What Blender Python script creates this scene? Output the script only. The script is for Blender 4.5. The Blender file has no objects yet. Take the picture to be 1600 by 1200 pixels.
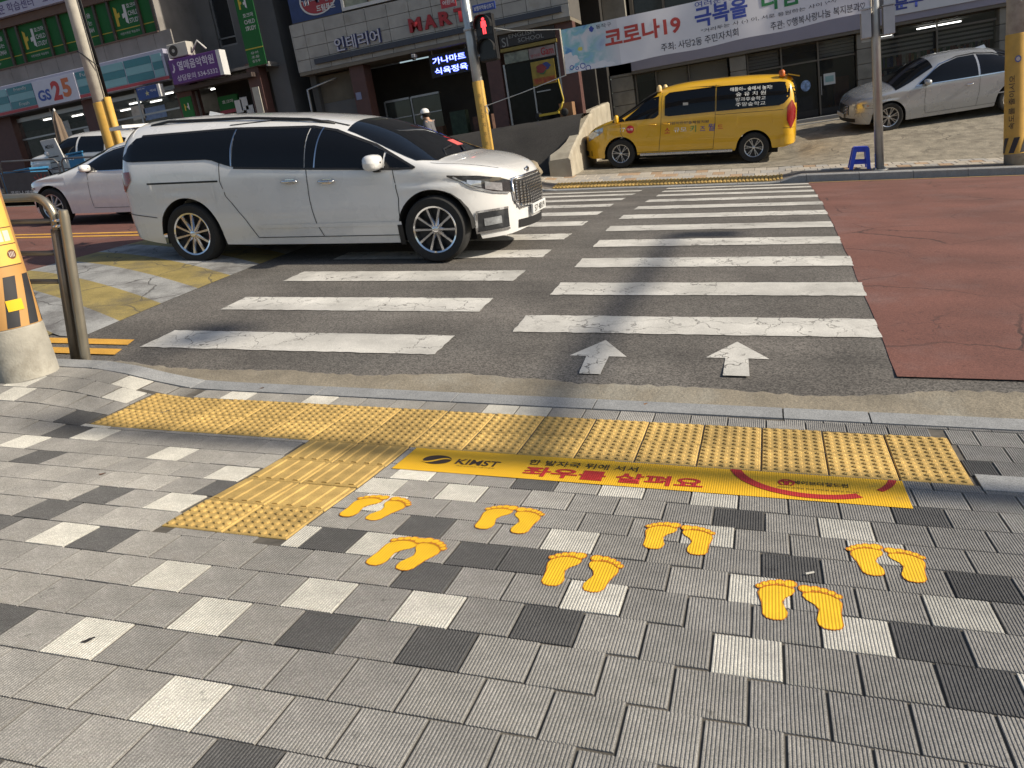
import bpy, math, random
import numpy as np
from mathutils import Vector, Matrix, Euler

S = bpy.context.scene
COL = S.collection
R = math.radians
rnd = random.Random(7)

# ------------------------------------------------------------------ camera
def make_camera():
    pi, ro, ya = 0.2827, -0.1622, -0.3371
    cy, sy = math.cos(ya), math.sin(ya)
    right = Vector((cy, -sy, 0)); fw = Vector((sy, cy, 0)); up = Vector((0, 0, 1))
    f2 = fw*math.cos(pi) - up*math.sin(pi)
    u2 = up*math.cos(pi) + fw*math.sin(pi)
    c, s = math.cos(ro), math.sin(ro)
    r3 = right*c + u2*s; u3 = u2*c - right*s
    cd = bpy.data.cameras.new('camera'); cd.sensor_width = 36.0; cd.lens = 36.0*1274.85/1600.0
    cd.clip_start = 0.05; cd.clip_end = 2000
    co = bpy.data.objects.new('camera', cd); COL.objects.link(co)
    m = Matrix.Identity(4)
    for i in range(3):
        m[i][0] = r3[i]; m[i][1] = u3[i]; m[i][2] = -f2[i]
    m[0][3], m[1][3], m[2][3] = -0.7649, -3.7164, 1.7526
    co.matrix_world = m
    S.camera = co
make_camera()

# ------------------------------------------------------------------ sky, sun, exposure
SUN_EL, SUN_AZ = R(30), R(0.4)          # low sun from the +x end of the street, a touch behind the camera
w = bpy.data.worlds.new('World'); S.world = w; w.use_nodes = True
nt = w.node_tree; nt.nodes.clear()
wo = nt.nodes.new('ShaderNodeOutputWorld'); bg = nt.nodes.new('ShaderNodeBackground'); sk = nt.nodes.new('ShaderNodeTexSky')
sk.sky_type = 'NISHITA'; sk.sun_disc = False; sk.sun_elevation = SUN_EL
to_sun = Vector((math.cos(SUN_EL)*math.cos(SUN_AZ), -math.cos(SUN_EL)*math.sin(SUN_AZ), math.sin(SUN_EL)))
sk.sun_rotation = math.atan2(to_sun.x, to_sun.y)
sk.air_density = 1.0; sk.dust_density = 1.5; sk.ozone_density = 1.0
bg.inputs['Strength'].default_value = 0.10
nt.links.new(sk.outputs[0], bg.inputs['Color']); nt.links.new(bg.outputs[0], wo.inputs['Surface'])
sl = bpy.data.lights.new('sun', 'SUN'); sl.energy = 4.6; sl.angle = R(1.2); sl.color = (1.0, 0.90, 0.745)
so = bpy.data.objects.new('sun', sl); COL.objects.link(so)
so.rotation_euler = to_sun.to_track_quat('Z', 'Y').to_euler()
S.view_settings.view_transform = 'Standard'; S.view_settings.look = 'None'
S.view_settings.exposure = 0.27; S.view_settings.gamma = 1.0; S.view_settings.use_curve_mapping = False
S.cycles.use_denoising = True
S.cycles.max_bounces = 6; S.cycles.diffuse_bounces = 3; S.cycles.glossy_bounces = 3
S.cycles.transmission_bounces = 4; S.cycles.transparent_max_bounces = 8
S.cycles.caustics_reflective = False; S.cycles.caustics_refractive = False

# ------------------------------------------------------------------ materials
def c8(r, g, b, k=1.0):
    f = lambda v: (v/255/12.92 if v/255 <= .04045 else ((v/255+.055)/1.055)**2.4)*k
    return (f(r), f(g), f(b))
MATS = {}
def mat(name, col, rough=.6, metal=0., var=.12, scale=6., bump=0., bscale=None, emit=0., spec=.5, coat=0., objrnd=0., trans=0., alpha=1., stain=None, coords='Object', detail=6.):
    if name in MATS: return MATS[name]
    m = bpy.data.materials.new(name); m.use_nodes = True
    t = m.node_tree; b = t.nodes['Principled BSDF']; N = t.nodes.new; L = t.links.new
    b.inputs['Roughness'].default_value = rough; b.inputs['Metallic'].default_value = metal
    b.inputs['Specular IOR Level'].default_value = spec
    if coat: b.inputs['Coat Weight'].default_value = coat; b.inputs['Coat Roughness'].default_value = .04
    if trans: b.inputs['Transmission Weight'].default_value = trans
    if alpha < 1: b.inputs['Alpha'].default_value = alpha
    b.inputs['Base Color'].default_value = (*col, 1)
    if emit: b.inputs['Emission Color'].default_value = (*col, 1); b.inputs['Emission Strength'].default_value = emit
    out = None
    if var or bump or objrnd or stain:
        tc = N('ShaderNodeTexCoord')
    if var or objrnd:
        n = N('ShaderNodeTexNoise'); n.inputs['Scale'].default_value = scale; n.inputs['Detail'].default_value = detail
        L(tc.outputs[coords], n.inputs['Vector'])
        mr = N('ShaderNodeMapRange'); mr.inputs['From Min'].default_value = .3; mr.inputs['From Max'].default_value = .7
        mr.inputs['To Min'].default_value = 1-var; mr.inputs['To Max'].default_value = 1+var
        L(n.outputs['Fac'], mr.inputs['Value']); fac = mr.outputs[0]
        if objrnd:
            oi = N('ShaderNodeObjectInfo'); m2 = N('ShaderNodeMapRange')
            m2.inputs['To Min'].default_value = 1-objrnd; m2.inputs['To Max'].default_value = 1+objrnd
            L(oi.outputs['Random'], m2.inputs['Value'])
            mu = N('ShaderNodeMath'); mu.operation = 'MULTIPLY'; L(fac, mu.inputs[0]); L(m2.outputs[0], mu.inputs[1]); fac = mu.outputs[0]
        vm = N('ShaderNodeVectorMath'); vm.operation = 'SCALE'; vm.inputs[0].default_value = col; L(fac, vm.inputs['Scale'])
        out = vm.outputs[0]
        # roughness breakup
        r2 = N('ShaderNodeMapRange'); r2.inputs['To Min'].default_value = max(.02, rough-.08*min(1, rough*3)); r2.inputs['To Max'].default_value = min(1, rough+.08*min(1, rough*3))
        L(n.outputs['Fac'], r2.inputs['Value']); L(r2.outputs[0], b.inputs['Roughness'])
    if stain:
        scol, ssc, lo, hi = stain
        n2 = N('ShaderNodeTexNoise'); n2.inputs['Scale'].default_value = ssc; n2.inputs['Detail'].default_value = 8; n2.inputs['Roughness'].default_value = .65
        L(tc.outputs[coords], n2.inputs['Vector'])
        m3 = N('ShaderNodeMapRange'); m3.inputs['From Min'].default_value = lo; m3.inputs['From Max'].default_value = hi
        L(n2.outputs['Fac'], m3.inputs['Value'])
        mx = N('ShaderNodeMix'); mx.data_type = 'RGBA'
        L(m3.outputs[0], mx.inputs['Factor'])
        if out: L(out, mx.inputs['A'])
        else: mx.inputs['A'].default_value = (*col, 1)
        mx.inputs['B'].default_value = (*scol, 1); out = mx.outputs['Result']
    if out:
        L(out, b.inputs['Base Color'])
        if emit: L(out, b.inputs['Emission Color'])
    if bump:
        n3 = N('ShaderNodeTexNoise'); n3.inputs['Scale'].default_value = bscale or scale*4; n3.inputs['Detail'].default_value = 4
        L(tc.outputs[coords], n3.inputs['Vector'])
        bp = N('ShaderNodeBump'); bp.inputs['Strength'].default_value = bump; bp.inputs['Distance'].default_value = .01
        L(n3.outputs['Fac'], bp.inputs['Height']); L(bp.outputs[0], b.inputs['Normal'])
    MATS[name] = m
    return m
def nodes(m):
    t = m.node_tree
    return t, t.nodes['Principled BSDF'], t.nodes.new, t.links.new

# ------------------------------------------------------------------ mesh helpers
class MB:
    """collects shapes (world or local coords); o = origin that is subtracted"""
    def __init__(s, o=(0, 0, 0)):
        s.v = []; s.f = []; s.o = Vector(o)
    def add(s, vs, fs):
        n = len(s.v); s.v += [tuple(Vector(p)-s.o) for p in vs]; s.f += [tuple(i+n for i in q) for q in fs]; return s
    def box(s, x0, x1, y0, y1, z0, z1, bev=0.):
        if bev <= 0:
            vs = [(x, y, z) for x in (x0, x1) for y in (y0, y1) for z in (z0, z1)]
            return s.add(vs, [(0, 1, 3, 2), (4, 6, 7, 5), (0, 4, 5, 1), (2, 3, 7, 6), (0, 2, 6, 4), (1, 5, 7, 3)])
        b = bev
        vs = []
        for z, i in ((z0, b), (z0+b, 0), (z1-b, 0), (z1, b)):
            a0, a1, c0, c1 = x0+i, x1-i, y0+i, y1-i
            if i: vs += [(a0, c0, z), (a1, c0, z), (a1, c1, z), (a0, c1, z)]*1
            else: vs += [(a0, c0, z), (a1, c0, z), (a1, c1, z), (a0, c1, z)]
        fs = [(3, 2, 1, 0), (12, 13, 14, 15)]
        for k in range(3):
            for i in range(4):
                j = (i+1) % 4; fs.append((4*k+i, 4*k+j, 4*k+4+j, 4*k+4+i))
        return s.add(vs, fs)
    def obox(s, c, ax, ay, az, hx, hy, hz):
        c = Vector(c); ax, ay, az = Vector(ax)*hx, Vector(ay)*hy, Vector(az)*hz
        vs = [c+ax*i+ay*j+az*k for i in (-1, 1) for j in (-1, 1) for k in (-1, 1)]
        return s.add(vs, [(0, 1, 3, 2), (4, 6, 7, 5), (0, 4, 5, 1), (2, 3, 7, 6), (0, 2, 6, 4), (1, 5, 7, 3)])
    def tube(s, pts, r, n=10, cap=True):
        pts = [Vector(p) for p in pts]; rs = r if isinstance(r, (list, tuple)) else [r]*len(pts)
        vs = []; fs = []
        up = None
        for i, p in enumerate(pts):
            t = (pts[min(i+1, len(pts)-1)]-pts[max(i-1, 0)]).normalized()
            if up is None: up = Vector((0, 0, 1)) if abs(t.z) < .9 else Vector((1, 0, 0))
            a = t.cross(up).normalized(); up = a.cross(t).normalized()
            for k in range(n):
                th = 2*math.pi*k/n; vs.append(p+(a*math.cos(th)+up*math.sin(th))*rs[i])
        for i in range(len(pts)-1):
            for k in range(n):
                j = (k+1) % n; fs.append((i*n+k, i*n+j, i*n+n+j, i*n+n+k))
        if cap: fs += [tuple(range(n))[::-1], tuple(range((len(pts)-1)*n, len(pts)*n))]
        return s.add(vs, fs)
    def lathe(s, prof, c=(0, 0, 0), n=24, axis='z', close=False, cap=True):
        c = Vector(c); vs = []; fs = []
        for (r, h) in prof:
            for k in range(n):
                th = 2*math.pi*k/n; x, y = r*math.cos(th), r*math.sin(th)
                vs.append(c+(Vector((x, y, h)) if axis == 'z' else Vector((x, h, y)) if axis == 'y' else Vector((h, x, y))))
        m = len(prof)
        for i in range(m-1 if not close else m):
            i2 = (i+1) % m
            for k in range(n):
                j = (k+1) % n; fs.append((i*n+k, i*n+j, i2*n+j, i2*n+k))
        if not close and cap:
            if prof[0][0] > 1e-5: fs.append(tuple(range(n))[::-1])
            if prof[-1][0] > 1e-5: fs.append(tuple(range((m-1)*n, m*n)))
        return s.add(vs, fs)
    def prism(s, poly, d0, d1, fn):
        """poly of 2-D points, extruded between d0 and d1; fn(a,b,d)->xyz"""
        n = len(poly)
        vs = [fn(a, b, d0) for a, b in poly]+[fn(a, b, d1) for a, b in poly]
        fs = [tuple(range(n))[::-1], tuple(range(n, 2*n))]+[(i, (i+1) % n, n+(i+1) % n, n+i) for i in range(n)]
        return s.add(vs, fs)
    def grid(s, P):
        """P: 2-D list of points"""
        a, b = len(P), len(P[0])
        return s.add([p for r_ in P for p in r_], [(i*b+j, i*b+j+1, (i+1)*b+j+1, (i+1)*b+j) for i in range(a-1) for j in range(b-1)])
    def mesh(s, name, smooth=0):
        me = bpy.data.meshes.new(name); me.from_pydata(s.v, [], s.f)
        me.validate(); 
        if smooth:
            me.polygons.foreach_set('use_smooth', [True]*len(me.polygons))
            if smooth != 1: me.set_sharp_from_angle(angle=R(smooth))
        me.update(); return me
    def build(s, name, m, parent=None, smooth=0, fix=True):
        me = s.mesh(name, smooth)
        if fix: fix_normals(me)
        me.materials.append(m if not isinstance(m, str) else MATS[m])
        return link(name, me, parent)
def fix_normals(me):
    import bmesh
    b = bmesh.new(); b.from_mesh(me); bmesh.ops.recalc_face_normals(b, faces=b.faces); b.to_mesh(me); b.free()
def link(name, me, parent=None, loc=None):
    o = bpy.data.objects.new(name, me); COL.objects.link(o)
    if parent is not None: o.parent = parent
    if loc is not None: o.location = loc
    return o
def tag(o, label=None, cat=None, group=None, kind=None):
    for k, v in (('label', label), ('category', cat), ('group', group), ('kind', kind)):
        if v: o[k] = v
    return o
def thing(name, label, cat, loc=(0, 0, 0), group=None, rot=None):
    o = bpy.data.objects.new(name, None); COL.objects.link(o); o.location = loc; o.empty_display_size = .1
    if rot is not None: o.rotation_euler = rot
    return tag(o, label, cat, group)
def struct(name, mb, m, smooth=0):
    return tag(mb.build(name, m, None, smooth, fix=False), kind='structure')

# ------------------------------------------------------------------ lettering as flat meshes fitted to a box
SCRATCH = bpy.data.scenes.new('scratch')      # an empty scene of its own keeps evaluation fast; removed at the end
def scratch_mesh(o):
    SCRATCH.collection.objects.link(o); vl = SCRATCH.view_layers[0]; vl.update()
    me = bpy.data.meshes.new_from_object(o.evaluated_get(vl.depsgraph))
    SCRATCH.collection.objects.unlink(o)
    return me
def text_mesh(body, name='lettering', extrude=0., bold=0., spacing=1.):
    cu = bpy.data.curves.new(name, 'FONT'); cu.body = body; cu.size = 1; cu.extrude = extrude; cu.offset = bold; cu.resolution_u = 3
    cu.space_character = spacing; cu.align_x = 'CENTER'
    o = bpy.data.objects.new(name, cu)
    me = scratch_mesh(o)
    bpy.data.objects.remove(o); bpy.data.curves.remove(cu)
    return me
def text(body, m, parent, org, ex, ey, w, h=None, nrm=None, off=.004, name='lettering', extrude=0., bold=0., o=(0, 0, 0), spacing=1., centre=True, surf=None):
    """org = lower-left (or centre) of the box, ex/ey unit axes, w (and h) the size the text is fitted to"""
    me = text_mesh(body, name, 0., bold, spacing)
    n = len(me.vertices)
    if n == 0: return None
    a = np.zeros(n*3); me.vertices.foreach_get('co', a); a = a.reshape(-1, 3)
    mn, mx_ = a.min(0), a.max(0); d = np.maximum(mx_-mn, 1e-6)
    sx = w/d[0]; sy = (h/d[1]) if h else sx
    org = Vector(org)-Vector(o); ex = Vector(ex); ey = Vector(ey); nr = Vector(nrm) if nrm else ex.cross(ey).normalized()
    X = (a[:, 0]-mn[0])*sx-(w/2 if centre else 0); Y = (a[:, 1]-mn[1])*sy-((d[1]*sy)/2 if centre else 0)
    P = np.outer(X, ex)+np.outer(Y, ey)+np.array(org)+np.array(nr)*off
    if surf is not None: P = np.array([surf(*p) for p in P])
    me.vertices.foreach_set('co', P.ravel()); me.update()
    me.materials.clear(); me.materials.append(m)
    return link(name, me, parent)
# ================================================================== GROUND
AR = -.1014
def sstep(a, b, x):
    t = min(max((x-a)/(b-a), 0), 1); return t*t*(3-2*t)
def zroad(u, v):
    z = AR*u+.2787
    if v < 8.03:
        z -= .0049*(v-8.03)**2
        if v < 1.3:     # the asphalt runs down to the gutter
            t = min((1.3-v)/.37, 1.3); zw_ = -.1084*max(u, -7)+AR*min(u+7, 0)-.013-.012
            z = z*(1-t)+zw_*t
        return z
    k = .35+.65*sstep(-12, -6, u)
    return z-.0049*k*(v-8.03)**2
def zwalk(u, v):
    a = -.1084 if u > -7 else AR
    z = -.1084*max(u, -7)+AR*min(u+7, 0)
    if v > -.8: z += -.047*v+.0355*v*v
    else:
        d = -.8-v; z += .0603+(.1038*d-.0369*d*d if d < 1 else .0669+.03*(d-1))
    z += .12*sstep(-4.55, -5.5, u)*sstep(-.5, .7, v)
    return z
def kerb_rise(u):      # height of the far kerb above the road
    return .02+.13*max(sstep(-.75, -.2, u), sstep(-5.3, -5.9, u))
def zfar_side(u, v):   # far pavement
    return zroad(u, 13.8)+kerb_rise(u)*(1-min(max((v-13.8)/2, 0), 1)) + .15*min(max((v-13.8)/2, 0), 1)+(v-13.8)*.025
def zfore(u, v):       # forecourt and slopes behind the far pavement
    if u > -5.25:
        B = .752-.045*u; Cc = 1.09; s0 = zfar_side(u, 15.7)
        if v > 19.1:
            t = min((v-19.1)/2.9, 1); return B*(1-t)+Cc*t
        t = (v-15.7)/3.4; z2 = s0*(1-t)+B*t                     # even slope
        A = AR*u+.33+.03*(v-16.5); q = sstep(15.7, 16.4, v)
        z1 = s0*(1-q)+A*q
        if v > 18.3: q = (v-18.3)/.8; z1 = A*(1-q)+B*q           # level stand for the van, then a step up
        k = sstep(-.6, .7, u); return z1*(1-k)+z2*k
    s0 = zfar_side(u, 15.7); top = max(2.21, AR*u+.5)
    if u < -14: top = AR*u+.42
    t = sstep(15.5, 17.7, v); return s0*(1-t)+top*t
def slope_frame(fn, u, v, ang=0.):
    """matrix whose x axis lies on the ground at heading ang, z axis along the ground normal"""
    e = .05
    tx = Vector((2*e, 0, fn(u+e, v)-fn(u-e, v))).normalized(); ty = Vector((0, 2*e, fn(u, v+e)-fn(u, v-e))).normalized()
    n = tx.cross(ty).normalized()
    hx = tx*math.cos(ang)+ty*math.sin(ang); hx = (hx-n*hx.dot(n)).normalized(); hy = n.cross(hx)
    m = Matrix.Identity(4)
    for i in range(3): m[i][0] = hx[i]; m[i][1] = hy[i]; m[i][2] = n[i]
    m[0][3], m[1][3], m[2][3] = u, v, fn(u, v)
    return m

# ---- ground materials
def crack_nodes(m, scale, width, depthcol, warp=.25, mapping=(1, 1, 1), amount=1., gate=None, extra=None):
    t, b, N, L = nodes(m)
    tc = N('ShaderNodeTexCoord'); mp = N('ShaderNodeMapping'); mp.inputs['Scale'].default_value = mapping
    L(tc.outputs['Object'], mp.inputs['Vector'])
    nz = N('ShaderNodeTexNoise'); nz.inputs['Scale'].default_value = scale*2.2; nz.inputs['Detail'].default_value = 4; L(mp.outputs[0], nz.inputs['Vector'])
    vm = N('ShaderNodeVectorMath'); vm.operation = 'MULTIPLY_ADD'; vm.inputs[1].default_value = (warp, warp, 0); L(nz.outputs['Color'], vm.inputs[0]); L(mp.outputs[0], vm.inputs[2])
    vo = N('ShaderNodeTexVoronoi'); vo.feature = 'DISTANCE_TO_EDGE'; vo.inputs['Scale'].default_value = scale; L(vm.outputs[0], vo.inputs['Vector'])
    mr = N('ShaderNodeMapRange'); mr.inputs['From Min'].default_value = width*.4; mr.inputs['From Max'].default_value = width
    mr.inputs['To Min'].default_value = amount; mr.inputs['To Max'].default_value = 0; L(vo.outputs['Distance'], mr.inputs['Value'])
    fac = mr.outputs[0]
    if gate:
        n2 = N('ShaderNodeTexNoise'); n2.inputs['Scale'].default_value = gate[0]; L(tc.outputs['Object'], n2.inputs['Vector'])
        g = N('ShaderNodeMapRange'); g.inputs['From Min'].default_value = gate[1]; g.inputs['From Max'].default_value = gate[2]; L(n2.outputs['Fac'], g.inputs['Value'])
        mu = N('ShaderNodeMath'); mu.operation = 'MULTIPLY'; L(fac, mu.inputs[0]); L(g.outputs[0], mu.inputs[1]); fac = mu.outputs[0]
    src = b.inputs['Base Color'].links[0].from_socket if b.inputs['Base Color'].links else None
    mx = N('ShaderNodeMix'); mx.data_type = 'RGBA'; L(fac, mx.inputs['Factor'])
    if src: L(src, mx.inputs['A'])
    else: mx.inputs['A'].default_value = b.inputs['Base Color'].default_value
    mx.inputs['B'].default_value = (*depthcol, 1)
    res = mx.outputs['Result']
    if extra:   # worn patches showing the layer below
        n4 = N('ShaderNodeTexNoise'); n4.inputs['Scale'].default_value = extra[0]; n4.inputs['Detail'].default_value = 10; n4.inputs['Roughness'].default_value = .75; L(tc.outputs['Object'], n4.inputs['Vector'])
        g2 = N('ShaderNodeMapRange'); g2.inputs['From Min'].default_value = extra[1]; g2.inputs['From Max'].default_value = extra[2]; L(n4.outputs['Fac'], g2.inputs['Value'])
        m5 = N('ShaderNodeMix'); m5.data_type = 'RGBA'; L(g2.outputs[0], m5.inputs['Factor']); L(res, m5.inputs['A']); m5.inputs['B'].default_value = (*extra[3], 1); res = m5.outputs['Result']
    L(res, b.inputs['Base Color'])
    bp = N('ShaderNodeBump'); bp.inputs['Strength'].default_value = .5; bp.inputs['Distance'].default_value = .004; bp.invert = True
    L(fac, bp.inputs['Height'])
    if b.inputs['Normal'].links: L(b.inputs['Normal'].links[0].from_socket, bp.inputs['Normal'])
    L(bp.outputs[0], b.inputs['Normal'])
def speckle(m, scale=220., amt=.5, base=None):
    """aggregate grains"""
    t, b, N, L = nodes(m)
    tc = N('ShaderNodeTexCoord'); vo = N('ShaderNodeTexVoronoi'); vo.inputs['Scale'].default_value = scale; L(tc.outputs['Object'], vo.inputs['Vector'])
    sp = N('ShaderNodeSeparateColor'); L(vo.outputs['Color'], sp.inputs[0])
    mr = N('ShaderNodeMapRange'); mr.inputs['To Min'].default_value = 1-amt; mr.inputs['To Max'].default_value = 1+amt; L(sp.outputs[0], mr.inputs['Value'])
    vm = N('ShaderNodeVectorMath'); vm.operation = 'SCALE'
    src = b.inputs['Base Color'].links[0].from_socket if b.inputs['Base Color'].links else None
    if src: L(src, vm.inputs[0])
    else: vm.inputs[0].default_value = b.inputs['Base Color'].default_value[:3]
    L(mr.outputs[0], vm.inputs['Scale']); L(vm.outputs[0], b.inputs['Base Color'])
    bp = N('ShaderNodeBump'); bp.inputs['Strength'].default_value = .35; bp.inputs['Distance'].default_value = .003; L(sp.outputs[1], bp.inputs['Height'])
    if b.inputs['Normal'].links: L(b.inputs['Normal'].links[0].from_socket, bp.inputs['Normal'])
    L(bp.outputs[0], b.inputs['Normal'])
def grime(m, scale=1.1, lo=.80, hi=1.12):
    """broad dirt that runs on from piece to piece (world position)"""
    t, b, N, L = nodes(m)
    g = N('ShaderNodeNewGeometry'); n = N('ShaderNodeTexNoise'); n.inputs['Scale'].default_value = scale; n.inputs['Detail'].default_value = 9; n.inputs['Roughness'].default_value = .62
    L(g.outputs['Position'], n.inputs['Vector']); mr = N('ShaderNodeMapRange'); mr.inputs['From Min'].default_value = .32; mr.inputs['From Max'].default_value = .68; mr.inputs['To Min'].default_value = lo; mr.inputs['To Max'].default_value = hi
    L(n.outputs['Fac'], mr.inputs['Value']); n2 = N('ShaderNodeTexNoise'); n2.inputs['Scale'].default_value = 14; n2.inputs['Detail'].default_value = 3; L(g.outputs['Position'], n2.inputs['Vector'])
    m2 = N('ShaderNodeMapRange'); m2.inputs['From Min'].default_value = .70; m2.inputs['From Max'].default_value = .76; m2.inputs['To Min'].default_value = 1.; m2.inputs['To Max'].default_value = .6; L(n2.outputs['Fac'], m2.inputs['Value'])
    mu = N('ShaderNodeMath'); mu.operation = 'MULTIPLY'; L(mr.outputs[0], mu.inputs[0]); L(m2.outputs[0], mu.inputs[1])
    vm = N('ShaderNodeVectorMath'); vm.operation = 'SCALE'; L(b.inputs['Base Color'].links[0].from_socket, vm.inputs[0]); L(mu.outputs[0], vm.inputs['Scale']); L(vm.outputs[0], b.inputs['Base Color'])
def streaks(m, sc=(.22, 2.6, 1), lo=.78, hi=1.16):
    """wheel tracks drawn out along the street"""
    t, b, N, L = nodes(m)
    g = N('ShaderNodeNewGeometry'); mp = N('ShaderNodeMapping'); mp.inputs['Scale'].default_value = sc; L(g.outputs['Position'], mp.inputs['Vector'])
    n = N('ShaderNodeTexNoise'); n.inputs['Scale'].default_value = 1.; n.inputs['Detail'].default_value = 5; L(mp.outputs[0], n.inputs['Vector'])
    mr = N('ShaderNodeMapRange'); mr.inputs['From Min'].default_value = .3; mr.inputs['From Max'].default_value = .7; mr.inputs['To Min'].default_value = lo; mr.inputs['To Max'].default_value = hi; L(n.outputs['Fac'], mr.inputs['Value'])
    vm = N('ShaderNodeVectorMath'); vm.operation = 'SCALE'; L(b.inputs['Base Color'].links[0].from_socket, vm.inputs[0]); L(mr.outputs[0], vm.inputs['Scale']); L(vm.outputs[0], b.inputs['Base Color'])
ASPH = (.112, .102, .09)
asphalt = mat('asphalt', ASPH, .85, var=.22, scale=1.3, stain=((.145, .136, .122), .45, .5, .75)); speckle(asphalt, 110, .55); grime(asphalt, .7, .84, 1.14); streaks(asphalt)
paint = mat('road_paint_white', (.60, .58, .53), .75, var=.14, scale=2.5); crack_nodes(paint, 3.4, .02, (.15, .14, .125), .35, (1, 1.0, 1), .9, (1.3, .38, .55), (7, .60, .70, (.27, .255, .23)))
speckle(paint, 160, .12); grime(paint, 1.6, .74, 1.08); streaks(paint, (.25, 2.2, 1), .86, 1.06)
redpave = mat('red_pavement', (.16, .066, .05), .85, var=.12, scale=1.1, stain=((.17, .088, .075), 1.6, .5, .72)); crack_nodes(redpave, .8, .012, (.05, .025, .02), .5, (1, 1, 1), .85, (.5, .44, .56)); crack_nodes(redpave, 2.3, .014, (.07, .032, .027), .5, (1, 1, 1), .7, (.6, .52, .62)); speckle(redpave, 150, .28); grime(redpave, .9, .84, 1.12); streaks(redpave, (.18, 1.6, 1), .86, 1.1)
yellowline = mat('road_paint_yellow', (.62, .33, .05), .7, var=.12, scale=6); speckle(yellowline, 160, .15)
hump_w = mat('hump_paint_white', (.30, .30, .29), .8, var=.2, scale=3, stain=((.13, .125, .12), 1.8, .48, .66)); crack_nodes(hump_w, .9, .01, (.09, .085, .08), .5, (1, 1, 1), .9, None, (3.2, .70, .75, (.2, .16, .1))); speckle(hump_w, 150, .2)
hump_y = mat('hump_paint_yellow', (.29, .225, .075), .8, var=.2, scale=3, stain=((.15, .125, .07), 1.8, .5, .68)); crack_nodes(hump_y, .9, .01, (.12, .1, .06), .5, (1, 1, 1), .9, None, (3.2, .70, .75, (.2, .16, .1))); speckle(hump_y, 150, .2)
gutter_m = mat('gutter_concrete', (.23, .20, .15), .9, var=.2, scale=4, bump=.5, bscale=40, stain=((.30, .28, .23), 1.5, .5, .7)); speckle(gutter_m, 180, .25)
kerb_m = mat('kerb_granite', (.27, .275, .275), .8, var=.1, scale=9, bump=.2, bscale=120, objrnd=.06); speckle(kerb_m, 260, .3)
bed_m = mat('joint_sand', (.10, .09, .075), .95, var=.3, scale=20)

# ---- base ground sheet out to the horizon
mb = MB()
us = [-900, -300, -90, -40, -20, 0, 10, 20, 60, 200, 900]; vs = [-900, -200, -60, -20, -8, -4, 1.5, 9, 14, 30, 60, 200, 900]
mb.grid([[(u, v, AR*max(min(u, 60), -60)-.55) for u in us] for v in vs])
ground = struct('ground', mb, mat('ground_dust', (.13, .12, .1), .95, var=.2, scale=.6))

# ---- road
mb = MB()
us = [-70, -50, -40]+[-34+.75*i for i in range(84)]+[32, 45, 60]; vs = [.93+.3035*i for i in range(43)]
mb.grid([[(u, v, zroad(u, v)) for u in us] for v in vs])
road = struct('road', mb, asphalt, 1)
def sheet(name, m, poly_u, v0, v1, lift, parent=road, nu=8, dv=.3, fn=zroad, edge=None):
    """road surface patch between two edges u0(v), u1(v)"""
    n = max(1, int((v1-v0)/dv+.5)); rows = []
    for j in range(n+1):
        v = v0+(v1-v0)*j/n; a, b = poly_u(v)
        rows.append([(a+(b-a)*i/nu, v, fn(a+(b-a)*i/nu, v)+lift) for i in range(nu+1)])
    return MB().grid(rows).build(name, m, parent, 1, fix=False)
ub = lambda v: -.131+.004*math.sin(v*3.1)+.003*math.sin(v*11)
sheet('red_surface', redpave, lambda v: (ub(v), 40), 1.37, 13.35, .004, nu=90)
sheet('red_surface', redpave, lambda v: (-60, -9.62-.02*math.sin(v*2)), 1.9, 13.3, .004, nu=90)
# crossing stripes, two halves, staggered by half a pitch
PT = 1.064
def stripe(u0, u1, v0, v1):
    k = rnd.uniform
    e = [k(-.012, .012) for _ in range(4)]
    n, m_ = 44, 6; rows = []
    for j in range(m_+1):
        t = j/m_; a, b_ = u0+e[0]+e[1]*t+k(-.007, .007), u1+e[2]+e[3]*t+k(-.007, .007); r_ = []
        for i in range(n+1):
            u = a+(b_-a)*i/n; v = v0+(v1-v0)*t+(k(-.008, .008) if j in (0, m_) else 0); r_.append((u, v, zroad(u, v)+.0055))
        rows.append(r_)
    MB().grid(rows).build('crossing_stripe', paint, road, 1, fix=False)
for k in range(11): stripe(-2.72+.04*math.sin(k), -.128, 2.088+k*PT, 2.088+k*PT+.43)
for k in range(11): stripe(-5.72+.02*k, -3.16, 1.536+k*PT, 1.536+k*PT+.43)
# arrows for people walking
def arrow(u, v0, v1, w=.19):
    P = [(-.075, 0), (.075, 0), (.075, .32), (w, .32), (.0, .66), (-w, .32), (-.075, .32)]
    h = (v1-v0)/.66
    mbx = MB(); pts = [(u+a+rnd.uniform(-.006, .006)-.02*b, v0+b*h) for a, b in P]
    z = lambda p: (p[0], p[1], zroad(*p)+.0042)
    a0, a1, b1, b0, sr, tip, sl_ = pts[0], pts[1], pts[2], pts[6], pts[3], pts[4], pts[5]
    L_ = lambda p, q, t: (p[0]+(q[0]-p[0])*t, p[1]+(q[1]-p[1])*t)
    rows = [[L_(L_(a0, b0, j/8), L_(a1, b1, j/8), i/3) for i in range(4)] for j in range(9)]
    mbx.grid([[z(p) for p in r_] for r_ in rows])
    rows = [[L_(L_(sl_, tip, j/8*.985), L_(sr, tip, j/8*.985), i/6) for i in range(7)] for j in range(9)]
    mbx.grid([[z(p) for p in r_] for r_ in rows]).build('painted_arrow', paint, road, 1, fix=False)
arrow(-1.97, 1.27, 1.93, .2); arrow(-1.055, 1.30, 1.95, .2)
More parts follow.
